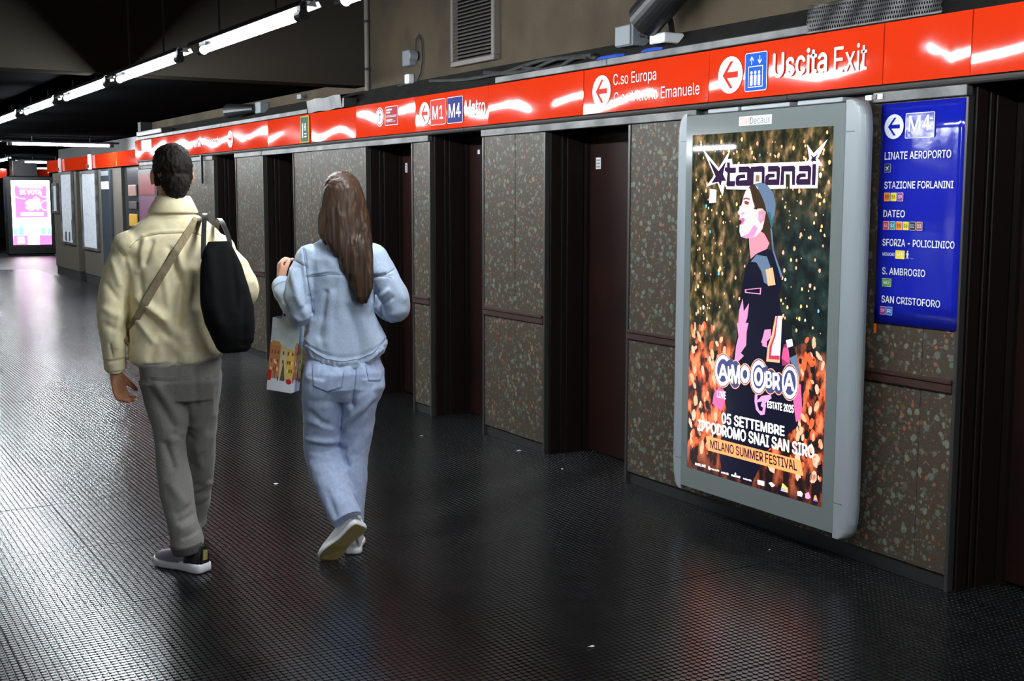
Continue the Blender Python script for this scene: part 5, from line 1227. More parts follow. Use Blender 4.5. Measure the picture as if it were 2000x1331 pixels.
def shoe(person, heel, toe, up_hint, L, W, um, sm, kind):
    """heel and toe are points on the underside; sole outline, shaped upper, extra pieces"""
    heel = Vector(heel); t = (Vector(toe)-heel).normalized(); n = Vector(up_hint); n = (n-t*t.dot(n)).normalized(); s = t.cross(n).normalized()
    T = lambda a, b, c: heel+t*(a*L)+s*(b*W)+n*c
    out = [(0.0, 0.18), (0.01, 0.30), (0.05, 0.38), (0.15, 0.42), (0.3, 0.38), (0.45, 0.38), (0.6, 0.46), (0.72, 0.50), (0.84, 0.46), (0.93, 0.34), (0.985, 0.16)]
    o2 = []
    for i in range(len(out)-1):
        p0, p1, p2, p3 = (np.array(out[max(i-1, 0)]), np.array(out[i]), np.array(out[i+1]), np.array(out[min(i+2, len(out)-1)]))
        for q in (0, .25, .5, .75): o2.append(tuple(0.5*(2*p1+(p2-p0)*q+(2*p0-5*p1+4*p2-p3)*q*q+(3*p1-p0-3*p2+p3)*q**3)))
    out = o2+[out[-1]]
    h0 = 0.036 if kind == 'm' else 0.026
    def outline(g, c, grow): return [T(0.5+(a-0.5)*grow, b*g, c(a)) for a, b in out]+[T(0.5+(a-0.5)*grow, -b*g, c(a)) for a, b in out[::-1]]
    tip = lambda a: 0.012*max(0, (a-0.75)/0.25)**2
    lay = [outline(0.97, lambda a: tip(a), 0.985), outline(1.06, lambda a: tip(a)+0.006, 1.02), outline(1.04, lambda a: tip(a)*.8+h0*(1.12 if a < .4 else .85)-0.005, 1.012), outline(0.96, lambda a: tip(a)*.8+h0*(1.12 if a < .4 else .85), 0.98)]
    k = len(lay[0]); vs = sum(lay, []); fs = []
    for i in range(3):
        for q in range(k): fs.append((i*k+q, i*k+(q+1) % k, (i+1)*k+(q+1) % k, (i+1)*k+q))
    fs += [tuple(range(k))[::-1], tuple(range(3*k, 4*k))]
    # upper: loft of cross-sections along the foot
    st = [(0.03, 0.30, 0.070), (0.10, 0.36, 0.088), (0.22, 0.38, 0.092), (0.34, 0.36, 0.088), (0.48, 0.37, 0.072), (0.62, 0.43, 0.056), (0.76, 0.45, 0.044), (0.88, 0.38, 0.036), (0.96, 0.20, 0.024)]
    us = []; m_ = 14
    for a, w, h in st:
        for q in range(m_):
            an = PI*q/(m_-1); us.append(T(a, w*math.cos(an)*0.98, h0*0.7+(h)*abs(math.sin(an))**0.8))
    uf = []
    for i in range(len(st)-1):
        for q in range(m_-1): uf.append((i*m_+q, i*m_+q+1, (i+1)*m_+q+1, (i+1)*m_+q))
        uf.append((i*m_+m_-1, i*m_, (i+1)*m_, (i+1)*m_+m_-1))
    uf += [tuple(range(m_)), tuple(range((len(st)-1)*m_, len(st)*m_))[::-1]]
    o = obj('shoe', MB().add(us, uf), um, person, smooth=True, local=True)
    so = obj('sole', MB().add(vs, fs), sm[0], o, local=True)
    for p_ in so.data.polygons: p_.use_smooth = len(p_.vertices) == 4 and p_.index < 3*k
    if sm[1]:
        v2 = lay[0]; v3 = [p-n*0.0025 for p in lay[0]]
        c0 = sum(v3, Vector())/k
        obj('outsole', MB().add([c0+(p-c0)*0.985 for p in v2]+[c0+(p-c0)*0.985 for p in v3], [(q, (q+1) % k, k+(q+1) % k, k+q) for q in range(k)]+[tuple(range(k)), tuple(range(k, 2*k))[::-1]]), sm[1], o, local=True)
    if kind == 'm':
        cv = []
        for a, w, h in ((0.005, 0.22, 0.082), (0.03, 0.325, 0.088), (0.10, 0.385, 0.094), (0.22, 0.40, 0.086), (0.30, 0.39, 0.05)):
            for q in range(m_):
                an = PI*q/(m_-1); cv.append(T(a, w*math.cos(an), h0*0.9+h*abs(math.sin(an))**0.8))
        cf = [(i*m_+q, i*m_+q+1, (i+1)*m_+q+1, (i+1)*m_+q) for i in range(4) for q in range(m_-1)]+[tuple(range(m_)), tuple(range(4*m_, 5*m_))[::-1]]
        c_ = obj('heel_counter', MB().add(cv, cf), M['black_leather'], o, smooth=True, local=True); c_['label'] = 'black heel counter'
        pa = MB()
        pa.add([T(-0.012, -0.14, h0+0.02), T(-0.012, 0.10, h0+0.02), T(-0.008, 0.12, h0+0.06), T(-0.008, -0.10, h0+0.065), T(0.02, -0.14, h0+0.02), T(0.02, 0.10, h0+0.02), T(0.03, 0.12, h0+0.06), T(0.03, -0.10, h0+0.065)], [(0, 1, 2, 3), (4, 7, 6, 5), (0, 4, 5, 1), (1, 5, 6, 2), (2, 6, 7, 3), (3, 7, 4, 0)])
        q_ = obj('heel_patch', pa, M['patch'], o, local=True); q_['label'] = 'small olive and gold heel patch'
    else:
        for a in (0.36, 0.44, 0.52):
            obj('lace', MB().tube([T(a, 0.30, h0+0.052-(a-.36)*.10), T(a+0.01, 0, h0+0.083-(a-.36)*.12), T(a, -0.30, h0+0.052-(a-.36)*.10)], 0.0035, 6), M['sole_white'], o, local=True)
        obj('heel_tab', MB().add(*limb([(*T(-0.005, 0, h0+0.02), 0.012, 0.006), (*T(-0.01, 0, h0+0.06), 0.011, 0.005)], n=10, m=2, ref=tuple(t))), M['sole_white'], o, local=True)
    return o

def seam(name, me, lines, m, parent, r=0.0016):
    """raised stitching laid on the side of a garment turned to the viewer"""
    bv = BVHTree.FromPolygons([v.co.copy() for v in me.vertices], [tuple(p.vertices) for p in me.polygons]); mb = MB()
    for ln in lines:
        pts = []
        for (a, b), (c, d) in zip(ln[:-1], ln[1:]):
            k = max(2, int(math.hypot(c-a, d-b)/0.008))
            for i in range(k+(1 if (c, d) == ln[-1] else 0)):
                t = i/k; h = bv.ray_cast(Vector((a+(c-a)*t, -1, b+(d-b)*t)), Vector((0, 1, 0)))
                if h[0] is not None: pts.append(h[0]+Vector((0, -r*0.25, 0)))
        if len(pts) > 2: mb.tube(pts, r, 5)
    return obj(name, mb, m, parent, smooth=True, local=True)

def place(name, label, cat, O):
    return thing(name, label, cat, (O[0], O[1], 0), -math.atan2(O[0], O[1]))

# ------------------------------------------------------------------ the man
man = place('person', 'man walking away in a cream overshirt and grey trousers, black bag on his right shoulder', 'person', (1.37, 5.12))
HC = (0.012, 0.03, 1.712)
hp, HT, HR = head_parts(HC, 0.22, 1.03)
bp_m = hp+[limb([(0.008, 0.01, 1.47, 0.062), (0.010, 0.015, 1.55, 0.056), (0.012, 0.03, 1.64, 0.056)]),
  ring_h([(0.80, 0.015, .12, .02, .09, 2.3), (0.90, .015, .15, .02, .10, 2.4), (1.05, .015, .14, .02, .095, 2.4), (1.25, .012, .155, .02, .10, 2.5), (1.38, .012, .165, .02, .095, 2.5), (1.46, .010, .11, .015, .07, 2.3), (1.50, .008, .06, .01, .055, 2)]),
  limb([(-0.14, 0.0, 1.40, .058), (-0.225, 0.0, 1.25, .047), (-0.245, 0.0, 1.11, .041), (-0.247, .012, 0.99, .037), (-0.244, .03, .87, .026)]),
  limb([(0.15, 0.0, 1.39, .058), (0.25, -0.005, 1.29, .047), (0.30, 0.02, 1.205, .042), (0.27, 0.14, 1.185, .037), (0.225, 0.235, 1.235, .026)]),
  limb([(-0.055, .02, .86, .085), (-0.04, .03, .66, .068), (-0.025, .02, .50, .052), (-.012, -.01, .33, .05), (.03, -.035, .12, .034), (.045, -.035, .05, .03)]),
  limb([(0.09, .04, .86, .085), (0.098, .10, .66, .068), (0.09, .18, .50, .052), (.082, .29, .33, .05), (.058, .47, .12, .034), (.052, .50, .06, .03)]),
  limb([(.045, -.03, .06, .028), (.01, .01, .045, .03), (-.05, .07, .03, .025)]), limb([(.052, .50, .06, .028), (.045, .56, .05, .03), (.04, .64, .035, .025)])]
bp_m += hand_parts((-0.243, 0.032, 0.868), (0.16, 0.10, -1), (0.75, -0.66, 0.1), (0.6, 0.8, 0), (0.45, 0.75, 0.5), 0.18, 0.1)
bp_m += hand_parts((0.225, 0.235, 1.235), (-0.35, 0.3, 0.85), (-0.6, -0.7, 0), (-1, 0, 0.2), (0.9, 1.3, 0.9), 0.18)
me = union(bp_m, 0.0048, 3, 0.4)
finish('body', me, M['skin_m'], man)
for s in (-1, 1): obj('eye', MB().add(*ellipsoid(HT(s*0.032, 0.076, -0.022), (0.011, 0.011, 0.009))), M['eye'], man, smooth=True, local=True)
E_ = lambda p, r: ellipsoid(HT(*p), r, HR)
me = union([E_((0, -0.018, 0.016), (0.079, 0.098, 0.092)), E_((0, -0.055, -0.045), (0.060, 0.058, 0.070)), E_((0, 0.02, 0.055), (0.066, 0.075, 0.046)), E_((-0.062, -0.01, -0.02), (0.017, 0.035, 0.05)), E_((0.062, -0.01, -0.02), (0.017, 0.03, 0.045)), E_((0, -0.062, -0.085), (0.042, 0.035, 0.045))], 0.005, 3)
co, no = arr(me); co = wrinkle(co, no, 0.004, 60, (1, 1, .45), 1.0); co = wrinkle(co, no, 0.006, 190, (1, 1, .3), 4.0); put(me, co)
finish('hair', me, M['hair_m'], man)
# overshirt
jp = [ring_h([(0.912, .014, .198, .02, .118, 2.6), (0.925, .014, .203, .02, .126, 2.6), (1.0, .02, .205, .02, .130, 2.5), (1.1, .02, .20, .02, .128, 2.5), (1.2, .018, .202, .018, .130, 2.5), (1.3, .016, .212, .015, .132, 2.5), (1.38, .015, .216, .01, .126, 2.5), (1.43, .014, .205, .01, .115, 2.4), (1.475, .012, .165, .01, .098, 2.3), (1.515, .010, .112, .012, .082, 2.1), (1.545, .010, .088, .012, .074, 2.0)]),
      limb([(-0.15, 0.0, 1.385, .075, .085), (-0.205, 0.0, 1.31, .068, .085), (-0.240, 0.0, 1.19, .063, .078), (-0.247, 0.0, 1.09, .060, .072), (-0.247, .012, 0.98, .051, .060), (-0.244, .025, .905, .043, .048), (-0.243, .03, .882, .043, .047)], cap=False),
      limb([(0.165, 0.0, 1.375, .075, .085), (0.235, -0.005, 1.305, .068, .08), (0.296, 0.005, 1.215, .060, .066), (0.292, 0.07, 1.175, .056, .058), (0.262, 0.15, 1.19, .050, .052), (0.232, 0.215, 1.225, .043, .044)])]
# collar: standing band with a folded leaf
jp.append(ring_h([(1.52, .011, .100, .012, .084, 2.0), (1.548, .011, .090, .010, .080, 2.0), (1.575, .013, .078, .014, .073, 2.0), (1.598, .015, .066, .018, .066, 2.0)]))
jp += [ellipsoid((-0.160, 0.0, 1.388), (.085, .098, .072)), ellipsoid((0.180, 0.0, 1.375), (.085, .098, .072))]
me = union(jp, 0.0052, 12)
co, no = arr(me)
u_ = lambda c: -.319+c*.000856
z_ = lambda c: 1.886-c*.000848
F = lambda x0, y0, x1, y1, h, w: (u_(x0), z_(y0), u_(x1), z_(y1), h, w)
folds = [F(250, 545, 215, 700, .008, .012), F(285, 560, 250, 660, -.007, .010), F(400, 600, 440, 760, .010, .016), F(365, 590, 400, 740, -.008, .012), F(330, 690, 350, 850, .006, .015),
         F(215, 840, 330, 930, .016, .022), F(330, 930, 430, 1060, .012, .024), F(240, 900, 340, 1010, -.012, .016), F(200, 930, 280, 1040, .010, .014), F(470, 700, 430, 1000, .016, .026), F(420, 720, 390, 960, -.012, .022),
         F(300, 1000, 260, 1120, -.006, .014), F(180, 660, 200, 820, .009, .014), F(215, 640, 230, 800, -.008, .012), F(350, 1040, 420, 1110, .008, .02), F(480, 900, 520, 1080, .012, .03),
         F(90, 640, 130, 760, .006, .014), F(60, 760, 120, 830, -.005, .012), F(50, 880, 140, 930, .006, .016), F(60, 960, 150, 1000, -.006, .014), F(120, 900, 100, 1060, .006, .012),
         F(720, 660, 800, 690, .008, .012), F(720, 690, 790, 730, -.008, .010), F(760, 760, 810, 830, .006, .012), F(640, 600, 720, 640, -.005, .012)]
yoke = [(180, 585), (210, 552), (240, 535), (285, 522), (330, 516), (420, 513), (480, 515), (530, 535)]
for a, b in zip(yoke[:-1], yoke[1:]): folds += [F(*a, *b, -.0035, .0045), F(a[0], a[1]-8, b[0], b[1]-8, .002, .006)]
for a, b in zip([(96, 545), (130, 590), (155, 625), (172, 700)][:-1], [(130, 590), (155, 625), (172, 700)]): folds.append(F(*a, *b, -.0025, .008))
folds += [F(35, 1062, 75, 1062, .001, .01), F(75, 1050, 82, 1110, -.005, .006), F(50, 1130, 165, 1120, -.004, .006)]
co = crease(co, no, folds)
zc = co[:, 2]
co = wrinkle(co, no, .010, 7, (1, 1, .6), 2.0, np.clip((1.46-zc)/.1, 0, 1)); co = wrinkle(co, no, .0035, 22, (1, 1, .8), 5.0)
# collar seam and frayed hem
me_ = co.copy(); k_ = np.exp(-((zc-1.528)/.006)**2); co -= no*(k_*0.006)[:, None]
hem = np.clip((0.945-zc)/.03, 0, 1); co[:, 2] += hem*0.004*np.sin(co[:, 0]*60+2*np.sin(co[:, 0]*40))+np.clip((1.05-zc)/.12, 0, 1)*(np.clip(co[:, 0]-.02, 0, 1)*.17-.010)
put(me, co)
jk = finish('overshirt', me, M['jacket_m'], man)
# visible hem stitching roll and cuff
obj('collar_fold', MB().add(*ring_h([(1.530, .011, .102, .010, .087, 2.0), (1.538, .011, .102, .010, .0875, 2.0), (1.572, .013, .085, .012, .079, 2.0), (1.594, .015, .072, .016, .071, 2.0), (1.602, .015, .065, .018, .066, 2.0)])), M['jacket_m'], jk, smooth=True, local=True)
bvh_m = BVHTree.FromPolygons([v.co.copy() for v in me.vertices], [tuple(p.vertices) for p in me.polygons])
obj('cuff', MB().add(*limb([(-0.244, .027, .918, .0455, .0505), (-0.243, .030, .876, .0455, .0505)], cap=False)), M['jacket_m'], jk, smooth=True, local=True)
tee = union([ring_h([(0.885, .005, .160, .02, .112, 2.5), (0.897, .010, .184, .02, .120, 2.5), (0.97, .014, .188, .02, .118, 2.5)])], .006, 4)
co, no = arr(tee); co = wrinkle(co, no, .006, 25, (1, 1, .3), 3.0); co[:, 2] += np.clip(co[:, 0], 0, 1)*.12; put(tee, co)
finish('t_shirt', tee, M['tee'], man)
M['cream_seam'] = mat('dark_cream_stitching', srgb(176, 160, 118), 0.9)  # stitching in a darker cream than the overshirt cloth
C_ = lambda pts: [(u_(a), z_(b)) for a, b in pts]
seam('seam', me, [C_(yoke), C_([(96, 545), (130, 590), (155, 625)]), C_([(48, 1135), (165, 1128)]), C_([(80, 1050), (86, 1100)])], M['cream_seam'], jk, 0.0014)
# trousers
tp = [ring_h([(0.74, .018, .150, .03, .10, 2.6), (0.82, .02, .168, .02, .118, 2.5), (0.90, .02, .176, .02, .115, 2.4), (0.96, .02, .17, .02, .11, 2.4)]),
      limb([(-0.062, .02, .84, .098, .115), (-0.048, .03, .76, .090, .105), (-0.034, .03, .66, .080, .092), (-0.028, .02, .54, .066, .076), (-.020, .0, .43, .069, .074), (-.010, -.015, .315, .068, .074), (.006, -.03, .213, .064, .072), (.022, -.035, .15, .067, .076), (.024, -.035, .115, .069, .080)], cap=False),
      limb([(0.098, .03, .84, .098, .115), (0.100, .06, .76, .088, .105), (0.100, .10, .66, .077, .092), (0.092, .16, .54, .070, .078), (.090, .23, .43, .070, .074), (.086, .32, .315, .070, .074), (.074, .41, .213, .066, .072), (.060, .47, .12, .064, .074), (.055, .485, .07, .066, .080)], cap=False)]
me = union(tp, 0.0055, 5)
co, no = arr(me)
u2_ = lambda c: -.276+c*.000743
z2_ = lambda c: .970-c*.000736
F = lambda x0, y0, x1, y1, h, w: (u2_(x0), z2_(y0), u2_(x1), z2_(y1), h, w)
folds = [F(235, 240, 350, 450, -.014, .022), F(280, 230, 400, 430, .010, .024), F(240, 175, 330, 185, -.004, .006), F(330, 185, 460, 165, -.003, .005), F(300, 560, 345, 690, -.012, .016), F(345, 540, 460, 480, .007, .016), F(350, 500, 450, 560, -.007, .013),
         F(320, 780, 400, 900, .006, .018), F(360, 960, 480, 900, -.006, .016), F(380, 1040, 540, 1000, .008, .018), F(370, 1000, 500, 960, -.008, .014), F(540, 900, 620, 940, .010, .016), F(530, 960, 600, 900, -.008, .014),
         F(480, 100, 480, 340, -.010, .014), F(390, 1095, 560, 1040, -.006, .009), F(470, 600, 500, 760, .006, .016), F(560, 200, 580, 420, .006, .02), F(600, 300, 560, 520, -.006, .016)]
co = crease(co, no, folds); co = wrinkle(co, no, .009, 9, (1, 1, .7), 7.0); co = wrinkle(co, no, .003, 26, (1, 1, .7), 8.0)
put(me, co)
tr = finish('trousers', me, M['trousers_m'], man)
C_ = lambda pts: [(u2_(a), z2_(b)) for a, b in pts]
seam('seam', me, [C_([(238, 178), (460, 178)]), C_([(540, 180), (640, 170)])], mat('dark_grey_stitching', srgb(104, 101, 95), .9), tr, 0.0010)
obj('turned_cuff', MB().add(*limb([(.024, -.035, .122, .0715, .0825), (.030, -.035, .085, .066, .078)], cap=False)), cloth('trouser_inside', srgb(88, 82, 84), srgb(70, 66, 68), 160, 300), tr, smooth=True, local=True)
shoe(man, (0.098, -0.088, 0.001), (-0.105, 0.128, 0.001), (0, 0, 1), 0.297, 0.105, M['upper_lilac'], (M['sole_white'], None), 'm')
shoe(man, (0.052, 0.455, 0.001), (0.030, 0.750, 0.001), (0, 0, 1), 0.297, 0.105, M['upper_lilac'], (M['sole_white'], None), 'm')

# tote bag on his right shoulder
bagt = thing('shoulder_bag', 'black soft shoulder bag hanging behind the man\'s right arm', 'bag', WMX[man.name] @ Vector((0.21, -0.2, 0.962)), -math.atan2(1.37, 5.12))
LB = lambda v, b: [Vector(p)-Vector((0.21, -0.2, 0.962)) for p in v]
BG = [(0.962, .237, .050, -.200, .030, 3), (0.975, .238, .066, -.200, .050, 3), (1.02, .232, .084, -.205, .062, 3), (1.08, .222, .100, -.208, .066, 3), (1.16, .214, .105, -.205, .062, 3), (1.24, .207, .097, -.198, .056, 3), (1.32, .195, .082, -.190, .046, 3), (1.38, .187, .062, -.182, .034, 3), (1.418, .187, .043, -.176, .018, 3)]
me = union([ring_h(BG)], .006, 5)
co, no = arr(me); co = crease(co, no, [(.15, 1.36, .17, 1.1, .006, .02), (.235, 1.36, .25, 1.15, -.006, .014), (.12, 1.2, .2, 1.05, .006, .03), (.28, 1.2, .27, 1.0, -.006, .016)]); co = wrinkle(co, no, .008, 9, (1, 1, .6), 3.3)
co = co-np.array([.21, -.2, .962]); put(me, co)
bagb = finish('bag_body', me, M['bag'], bagt)
obj('side_pocket', MB().add(*[LB(ring_h([(1.0, .285, .030, -.195, .045, 2.5), (1.05, .288, .034, -.197, .055, 2.5), (1.15, .287, .034, -.19, .052, 2.5), (1.24, .270, .030, -.185, .04, 2.5), (1.27, .262, .02, -.18, .025, 2.5)])[0], 0), ring_h([(0, 0, 1, 0, 1, 2)]*5)[1]]), M['bag'], bagt, smooth=True, local=True)
def ribbon(pts, w, th, parent, m, name, off=(0, 0, 0), wd=(1, 0, 0)):
    pts = [p for p in spline([tuple(p)+(1, 1) for p in pts], 6)]; C = [Vector(p[:3])-Vector(off) for p in pts]; vs = []; L = len(C)
    for i in range(L):
        t = (C[min(i+1, L-1)]-C[max(i-1, 0)]).normalized(); x = Vector(wd)-t*t.dot(Vector(wd)); x.normalize(); n = x.cross(t)
        for a, b in ((-.5, -.5), (.5, -.5), (.5, .5), (-.5, .5)): vs.append(C[i]+x*a*w+n*b*th)
    fs = [(i*4+k, i*4+(k+1) % 4, i*4+4+(k+1) % 4, i*4+4+k) for i in range(L-1) for k in range(4)]+[(3, 2, 1, 0), (4*L-4, 4*L-3, 4*L-2, 4*L-1)]
    return obj(name, MB().add(vs, fs), m, parent, smooth=False, local=True)
o_ = (0.21, -0.2, 0.962)
ribbon([(0.124, -.190, 1.345), (0.126, -.178, 1.40), (0.131, -.140, 1.465), (0.137, -.075, 1.520), (0.142, .0, 1.520), (0.148, .09, 1.475), (.15, .12, 1.40)], .020, .007, bagt, M['black_leather'], 'handle', o_)
ribbon([(0.232, -.182, 1.40), (0.228, -.165, 1.43), (0.212, -.12, 1.480), (0.197, -.06, 1.505), (0.192, .0, 1.495), (0.190, .09, 1.445), (.19, .12, 1.38)], .018, .007, bagt, M['black_leather'], 'handle', o_)

# beige strap across his back
xb = thing('crossbody_bag', 'beige crossbody strap running diagonally across the man\'s cream back', 'bag', man.location, man.rotation_euler.z)
pts = []
for k in range(25):
    t = k/24; x = 0.105+(-0.185-0.105)*t; z = 1.505+(1.035-1.505)*t+0.012*math.sin(PI*t)
    hit = bvh_m.ray_cast(Vector((x, -1, z)), Vector((0, 1, 0)))
    y = hit[0].y-0.0035 if hit[0] is not None else -0.12
    pts.append(Vector((x, y, z)))
for it in range(14):
    q = [pts[0]]+[Vector((p.x, min(p.y, (a.y+b.y)/2), p.z)) for a, p, b in zip(pts[:-2], pts[1:-1], pts[2:])]+[pts[-1]]; pts = q
pts = [Vector((0.125, 0.02, 1.512))]+pts+[Vector((-0.205, -.02, 1.0)), Vector((-0.19, .09, .97)), Vector((-.12, .17, .97))]
tdir = Vector((0.29, 0, 0.47)).normalized(); wdir = Vector((0.47, 0, -0.29)).normalized()
ribbon(pts, .030, .003, xb, M['strap'], 'strap', (0, 0, 0), tuple(wdir))
obj('pouch', MB().bbox(-.16, .02, .165, .215, .93, 1.07, .012), M['black_leather'], xb, local=True)

# ------------------------------------------------------------------ the woman
wom = place('person', 'woman with long brown hair walking away in pale denim jacket and jeans', 'person', (2.03, 4.98))
HW = (0.052, 0.03, 1.605)
hp, HT, HR = head_parts(HW, -0.12, 0.98)
lw_w = (-0.222, 0.205, 1.215)
bp_w = hp+[limb([(0.048, 0.015, 1.38, .05), (0.05, 0.02, 1.45, .045), (0.052, .03, 1.54, .046)]),
  ring_h([(0.78, .045, .13, .03, .09, 2.3), (0.86, .045, .15, .02, .095, 2.3), (0.98, .045, .115, .02, .08, 2.3), (1.1, .042, .11, .02, .08, 2.3), (1.25, .042, .13, .02, .09, 2.4), (1.33, .044, .135, .02, .085, 2.4), (1.385, .046, .09, .02, .06, 2.3), (1.41, .048, .05, .02, .045, 2)]),
  limb([(-0.085, .01, 1.34, .045), (-0.12, .0, 1.22, .040), (-0.148, -0.01, 1.105, .037), (-0.18, .09, 1.15, .032), (*lw_w, .023)]),
  limb([(0.175, .01, 1.34, .045), (0.235, -.01, 1.22, .040), (0.285, -0.02, 1.105, .037), (0.25, .10, 1.10, .032), (.20, .21, 1.12, .023)]),
  limb([(-0.03, .02, .85, .088), (-0.045, .05, .66, .07), (-0.052, .07, .48, .053), (-.02, -.01, .34, .047), (.05, -.10, .225, .032), (.068, -.112, .185, .026)]),
  limb([(0.12, .02, .85, .088), (0.11, .03, .66, .07), (0.095, .05, .48, .053), (.08, .03, .33, .048), (.075, .02, .13, .032), (.077, .02, .05, .028)]),
  limb([(.075, .02, .06, .026), (.078, .07, .05, .028), (.085, .16, .03, .022)]), limb([(.066, -.108, .182, .024), (.02, -.098, .118, .022), (-.022, -.080, .062, .016)])]
bp_w += hand_parts(lw_w, (-0.12, 0.25, 0.9), (0.75, 0.3, 0.15), (0.3, -1, 0.3), (0.9, 1.1, 0.7), 0.165, 0.35)
bp_w += hand_parts((.20, .21, 1.12), (-0.4, 0.8, 0.15), (-0.5, -0.3, 0.6), (0, 0.1, 1), (0.6, 0.8, 0.5), 0.165)
me = union(bp_w, 0.0046, 3, 0.4)
finish('body', me, M['skin_w'], wom)
for s in (-1, 1): obj('eye', MB().add(*ellipsoid(HT(s*0.032, 0.072, -0.021), (0.010, 0.010, 0.008))), M['eye'], wom, smooth=True, local=True)
E_ = lambda p, r: ellipsoid(HT(*p), r, HR)
hair = [E_((0, -0.018, 0.014), (0.086, 0.100, 0.092)), E_((-0.055, 0.0, -0.03), (0.035, 0.06, 0.08)), E_((0.055, 0.0, -0.03), (0.035, 0.06, 0.08)),
        ring_h([(1.685, .053, .040, -.015, .045, 2.0), (1.668, .053, .062, -.017, .070, 2.0), (1.635, .053, .082, -.020, .084, 2.1), (1.58, .053, .096, -.025, .085, 2.1), (1.51, .055, .106, -.040, .080, 2.1), (1.44, .058, .110, -.060, .068, 2.1), (1.40, .072, .098, -.080, .055, 2.1), (1.34, .098, .076, -.098, .044, 2.1), (1.27, .118, .062, -.112, .036, 2.1), (1.21, .128, .048, -.118, .030, 2.1), (1.165, .131, .030, -.122, .022, 2.1), (1.145, .132, .014, -.122, .012, 2.0)])]
me = union(hair, 0.005, 5)
co, no = arr(me)
mk = np.clip((1.62-co[:, 2])/.14, .12, 1)
co = wrinkle(co, no, .013, 34, (1, 1, .06), 2.0, mk); co = wrinkle(co, no, .007, 90, (1, 1, .05), 6.0, mk); co = wrinkle(co, no, .003, 170, (1, 1, .06), 9.0)
put(me, co); finish('hair', me, M['hair_w'], wom)
# denim jacket
jp = [ring_h([(0.915, .05, .172, .02, .105, 2.4), (0.93, .05, .184, .02, .116, 2.4), (0.965, .052, .183, .02, .120, 2.4), (1.01, .052, .168, .02, .116, 2.4), (1.09, .042, .142, .02, .112, 2.4), (1.18, .04, .144, .018, .116, 2.4), (1.27, .042, .158, .015, .120, 2.4), (1.33, .043, .172, .012, .116, 2.4), (1.37, .045, .160, .012, .103, 2.3), (1.405, .048, .118, .012, .085, 2.1), (1.43, .05, .08, .014, .070, 2.0), (1.445, .05, .065, .014, .062, 2.0)]),
      limb([(-0.085, .0, 1.335, .066, .08), (-0.122, -.005, 1.25, .066, .082), (-0.146, -0.02, 1.15, .064, .080), (-0.142, -0.015, 1.090, .052, .066), (-0.172, .065, 1.115, .054, .058), (-0.205, .135, 1.165, .050, .054), (-0.218, .175, 1.19, .046, .050)]),
      limb([(0.175, .0, 1.335, .066, .08), (0.225, -.01, 1.25, .064, .080), (0.272, -0.02, 1.15, .064, .078), (0.280, -0.015, 1.105, .055, .062), (0.255, .08, 1.10, .056, .056), (0.215, .17, 1.115, .045, .048)]),
      ring_h([(1.40, .05, .085, .012, .076, 2.0), (1.44, .05, .080, .012, .072, 2.0), (1.465, .05, .070, .016, .064, 2.0)])]
me = union(jp, 0.005, 8)
co, no = arr(me)
u3 = lambda c: -.370+c*.000784
z3 = lambda c: 1.763-c*.000781
F = lambda x0, y0, x1, y1, h, w: (u3(x0), z3(y0), u3(x1), z3(y1), h, w)
folds = [F(340, 650, 440, 632, -.004, .0055), F(440, 632, 800, 650, -.004, .0055), F(340, 640, 440, 622, .0025, .006), F(440, 740, 395, 960, -.010, .014), F(470, 740, 440, 980, .008, .018), F(600, 790, 700, 1050, .010, .022), F(560, 820, 640, 1080, -.008, .018), F(360, 900, 330, 1040, .007, .014),
         F(320, 500, 332, 600, -.006, .006), F(332, 600, 356, 760, -.006, .006), F(356, 760, 362, 860, -.007, .007), F(690, 660, 760, 640, -.007, .008), F(760, 640, 830, 605, -.005, .006),
         F(265, 560, 330, 590, -.004, .005), F(250, 620, 300, 800, .010, .016), F(300, 600, 340, 800, -.009, .014), F(225, 660, 215, 790, .008, .010), F(240, 860, 320, 910, .005, .012), F(280, 760, 330, 880, .007, .014),
         F(700, 800, 780, 730, .008, .013), F(720, 830, 800, 770, -.008, .011), F(790, 640, 870, 780, .007, .018), F(760, 880, 880, 850, .006, .014), F(690, 880, 740, 960, -.008, .014), F(520, 650, 500, 860, .006, .02)]
co = crease(co, no, folds)
co = wrinkle(co, no, .008, 8, (1, 1, .6), 12.0); co = wrinkle(co, no, .004, 24, (1, 1, .8), 15.0)
zc = co[:, 2].copy()
w = np.clip((1.04-zc)/.10, 0, 1); q = np.clip(1-((co[:, 0]-.052)/.19)**2, 0, 1)
band = np.clip((0.957-zc)/.006, 0, 1); edge = np.exp(-((zc-.960)/.004)**2)
co += no*((band*.003-edge*.004)*(np.abs(no[:, 2]) < .8))[:, None]
puck = np.array([noise.noise(Vector((p[0]*60, p[1]*60, p[2]*70))) for p in co]); co += no*(puck*band*.007)[:, None]
co[:, 2] += w*(0.022-0.092*q)
put(me, co)
dj = finish('denim_jacket', me, M['denim_j'], wom)
C_ = lambda pts: [(u3(a), z3(b)) for a, b in pts]
seam('seam', me, [C_([(340, 652), (400, 645), (470, 636), (640, 640), (800, 655)]), C_([(318, 490), (332, 600), (356, 760), (364, 850)]), C_([(266, 556), (326, 588)]), C_([(690, 660), (760, 640), (828, 606)]),
     C_([(318, 1030), (370, 1072), (430, 1105), (520, 1120), (620, 1108), (690, 1078), (745, 1030), (772, 985)])], M['denim_seam'], dj, 0.0017)
obj('cuff', MB().add(*limb([(-0.212, .155, 1.178, .050, .054), (-0.220, .185, 1.198, .050, .054), (-.2235, .197, 1.206, .044, .048)], cap=False)), M['denim_j'], dj, smooth=True, local=True)
